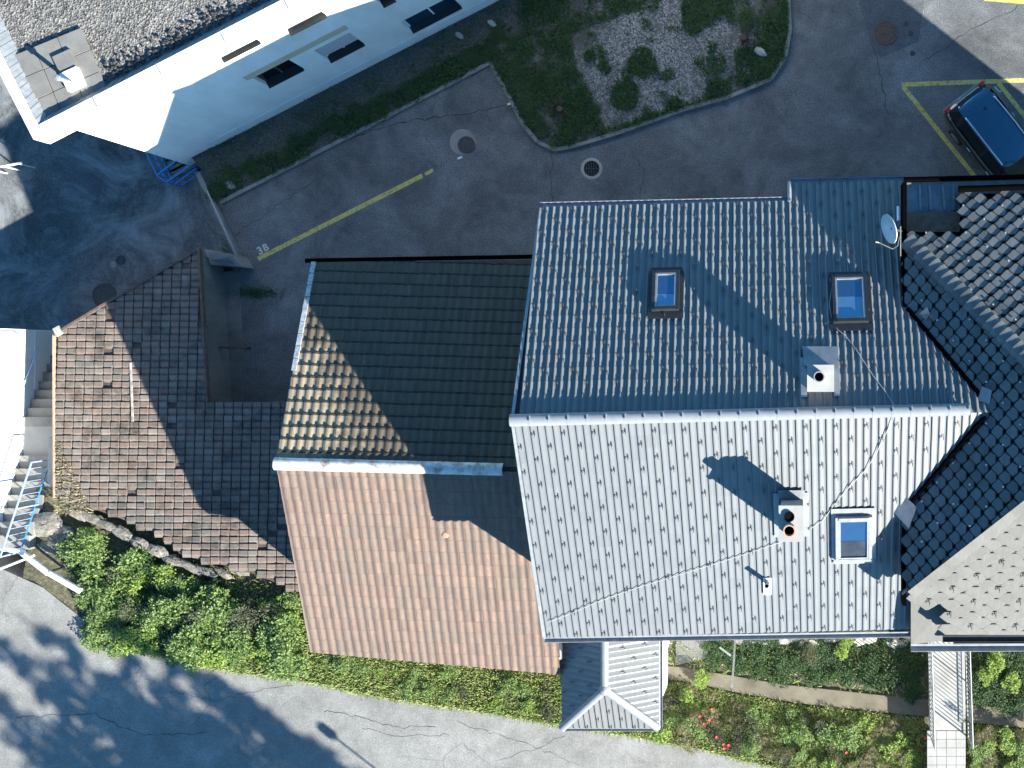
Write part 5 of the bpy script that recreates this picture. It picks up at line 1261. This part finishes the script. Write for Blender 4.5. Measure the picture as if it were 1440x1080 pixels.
# weeds in the planting bed
m = MB(); pts = []
from mathutils import noise as mnoise
tries = 0
bx0, bx1 = min(p[0] for p in bed_poly), max(p[0] for p in bed_poly); by0, by1 = min(p[1] for p in bed_poly), max(p[1] for p in bed_poly)
gravel_px = [(800, 50), (880, 20), (950, -20), (1020, 20), (1035, 90), (1010, 130), (900, 165), (850, 180), (830, 130), (815, 100)]
gpoly = [W(x, y, 0) for x, y in gravel_px]
green_px = [((905, 88), 20), ((985, 15), 30), ((880, 135), 22), ((1010, 130), 18), ((950, 150), 12), ((850, 95), 10), ((830, 80), 9)]
while len(pts) < 26000 and tries < 300000:
    tries += 1; x, y = random.uniform(bx0, bx1), random.uniform(by0, by1)
    if not inpoly(x, y, bed_poly): continue
    X, Y = pix(Vector((x, y, 0)))
    if Y < -20: continue
    nz = mnoise.noise(Vector((x*.9, y*.9, 3.1)))+.5*mnoise.noise(Vector((x*2.7, y*2.7, 1.1)))
    inside = inpoly(x, y, [(p.x, p.y) for p in gpoly])
    gr = any(math.hypot(X-a, Y-b) < r*(1+nz*.5) for (a, b), r in green_px)
    pr = .95 if gr else ((.02 if nz < .25 else .5) if inside else max(0, min(1, .55+nz*1.2)))
    if X < 730 and Y < 248-(X-282)*.53+22: pr *= .12
    if random.random() < pr: pts.append(Vector((x, y, .05)))
blades(m, pts, .16, .03, .9); tag(m.build('weeds', M['weed_dark']), 'dark weeds and grass spreading through the gravel planting bed', 'weeds', kind='stuff')
for i in range(34):
    t = i/33; x = 300+t*400+random.uniform(-8, 8); y = 268-(x-300)*.50+random.uniform(-16, 8)
    shrub('dark', x, y, .03, random.uniform(.22, .5), 'in the planting strip along the apartment block wall', 'shrubs along the apartment wall', .8)
for x, y, s in ((745, 150, .5), (760, 180, .5), (730, 95, .45), (775, 120, .4), (720, 60, .4), (1050, 30, .6), (1080, 60, .55), (1075, 95, .5), (1045, 110, .4), (800, 185, .45), (1090, 20, .5), (700, 40, .4), (765, 60, .35)):
    shrub('dark', x, y, .03, s, 'in the gravel planting bed near the kerb', 'shrubs in the planting bed', .6)
for x, y, lab in ((788, 155, 'dark dead stump with twigs in the weedy left part of the bed'), (1046, 55, 'dark dead stump with twigs beside a pale flat stone')):
    m = MB(); p = W(x, y, .05); m.tube([p, p+Vector((.02, 0, .25))], [.14, .1], 9); o = m.build('tree_stump', M['bark'], base=p); tag(o, lab, 'stump')
    k = MB()
    for i in range(36):
        a = random.uniform(0, 6.28); r = random.uniform(.15, .5); k.tube([p+Vector((math.cos(a)*.1, math.sin(a)*.1, .15)), p+Vector((math.cos(a)*r, math.sin(a)*r, random.uniform(.1, .4)))], .01, 4)
    c = k.build('twigs', M['bark']); c.data.transform(Matrix.Translation(-p)); c.parent = o
for x, y, s, lab in ((1069, 73, .2, 'pale flat stone lying near the curved kerb'), (324, 260, .17, 'white angular stone in the planting strip end'), (692, 33, .14, 'grey stone near the apartment wall plinth'), (646, 50, .13, 'small grey stone close to the apartment wall')):
    m = MB(); rock(m, (0, 0, 0), s*1.2, s*.7, s*.4, int(x)); o = m.build('flat_stone', M['pale_concrete']); o.location = W(x, y, .12); o.rotation_euler.z = -.6; tag(o, lab, 'stone')
for x, y, lab in ((717, 146, 'small white scrap on the asphalt beside the kerb'), (647, 222, 'small pale scrap below the broken manhole ring')):
    m = MB(); m.box((0, 0, .02), (.16, .07, .03), Matrix.Rotation(.4, 3, 'Z')); o = m.build('litter', M['plastic_white']); o.location = W(x, y, 0); tag(o, lab, 'litter')
# weeds in the courtyard
m = MB(); pts = []
for i in range(500): pts.append(W(random.gauss(362, 18), random.gauss(412, 4), .0))
for i in range(200): pts.append(W(random.gauss(318, 4), random.gauss(358, 10), .0))
blades(m, pts, .12, .02, .9); tag(m.build('courtyard_weeds', M['weed_dark']), 'thin dark weeds in asphalt cracks of the shaded courtyard', 'weeds', kind='stuff')

# ------------------------------------------------------------------ trees and lamp beyond the lower picture edge (their shadows reach the street)
def conifer(x, y, h, r, seed, label, z=ZR):
    rnd = random.Random(seed); t = thing('spruce_tree', (x, y, z), label, 'tree', 'spruces beyond the street')
    m = MB(); m.tube([(x, y, z), (x+.05, y, z+h*.5), (x, y, z+h)], [.2, .12, .02], 8); m.build('trunk', M['bark'], t)
    m = MB(); lv = 0.12
    while lv < .97:
        rr = r*(1-lv)**.8+.1; nb_ = int(6+8*(1-lv))
        for b in range(nb_):
            a = rnd.uniform(0, 6.28); L = rr*rnd.uniform(.55, 1.1); d = Vector((math.cos(a), math.sin(a), -.18)); s = Vector((-d.y, d.x, 0)); p0 = Vector((x, y, z+h*(lv+rnd.uniform(-.01, .01))))
            kk = int(7+L*7)
            for i in range(kk):
                f = (i+.5)/kk; q = p0+d*L*f; l2 = .38*(1-f*.55)
                for sg in (-1, 1): leaf(m, q, l2, .13, (s*sg+d*.6+Vector((0, 0, rnd.uniform(-.3, .1)))).normalized(), Vector((rnd.uniform(-.4, .4), rnd.uniform(-.4, .4), 1)).normalized())
        lv += .035
    m.build('crown', M['needle'], t)
sh_dir = Vector((tow.x, tow.y, 0)).normalized(); TAN = math.tan(R(EL))
def caster(px, py, h):                                    # foot of a thing h tall whose tip throws its shadow at px,py on the street
    p = W(px, py, ZR); return p+sh_dir*(h/TAN)
for i, (px, py, h, r) in enumerate(((60, 1040, 11, 2.3), (200, 1060, 11, 2.0), (20, 860, 11, 2.0), (140, 900, 12, 1.6), (230, 990, 11, 1.9), (310, 960, 12, 1.3), (-40, 880, 11, 2.4), (30, 905, 12, 2.3), (175, 980, 10, 1.5), (110, 830, 12, 1.5), (260, 930, 11.5, 1.4), (60, 1000, 9, 2.2), (-80, 930, 12, 2.2), (90, 960, 12, 1.8), (-20, 1010, 12, 2.4), (140, 1040, 11, 2.4), (250, 1070, 11, 2.0), (20, 1075, 12, 2.4), (340, 1085, 10, 1.4))):
    h *= 1.1; r *= 1.45; p = caster(px, py, h); conifer(p.x, p.y, h, r, i, 'tall dark spruce standing beyond the street', ZR)
lp = caster(447, 1018, 5.2); lt = thing('street_lamp', (lp.x, lp.y, ZR), 'street lamp post beyond the lower picture edge', 'street lamp')
m = MB(); m.tube([(lp.x, lp.y, ZR), (lp.x, lp.y, ZR+4.9)], .03, 10); m.build('post', M['grey_metal'], lt); m = MB(); m.lathe((lp.x, lp.y, ZR), [(.05, 4.85), (.15, 4.93), (.14, 5.15), (.05, 5.2), (.001, 5.22)], 16); m.build('lamp_head', M['dark_metal'], lt)
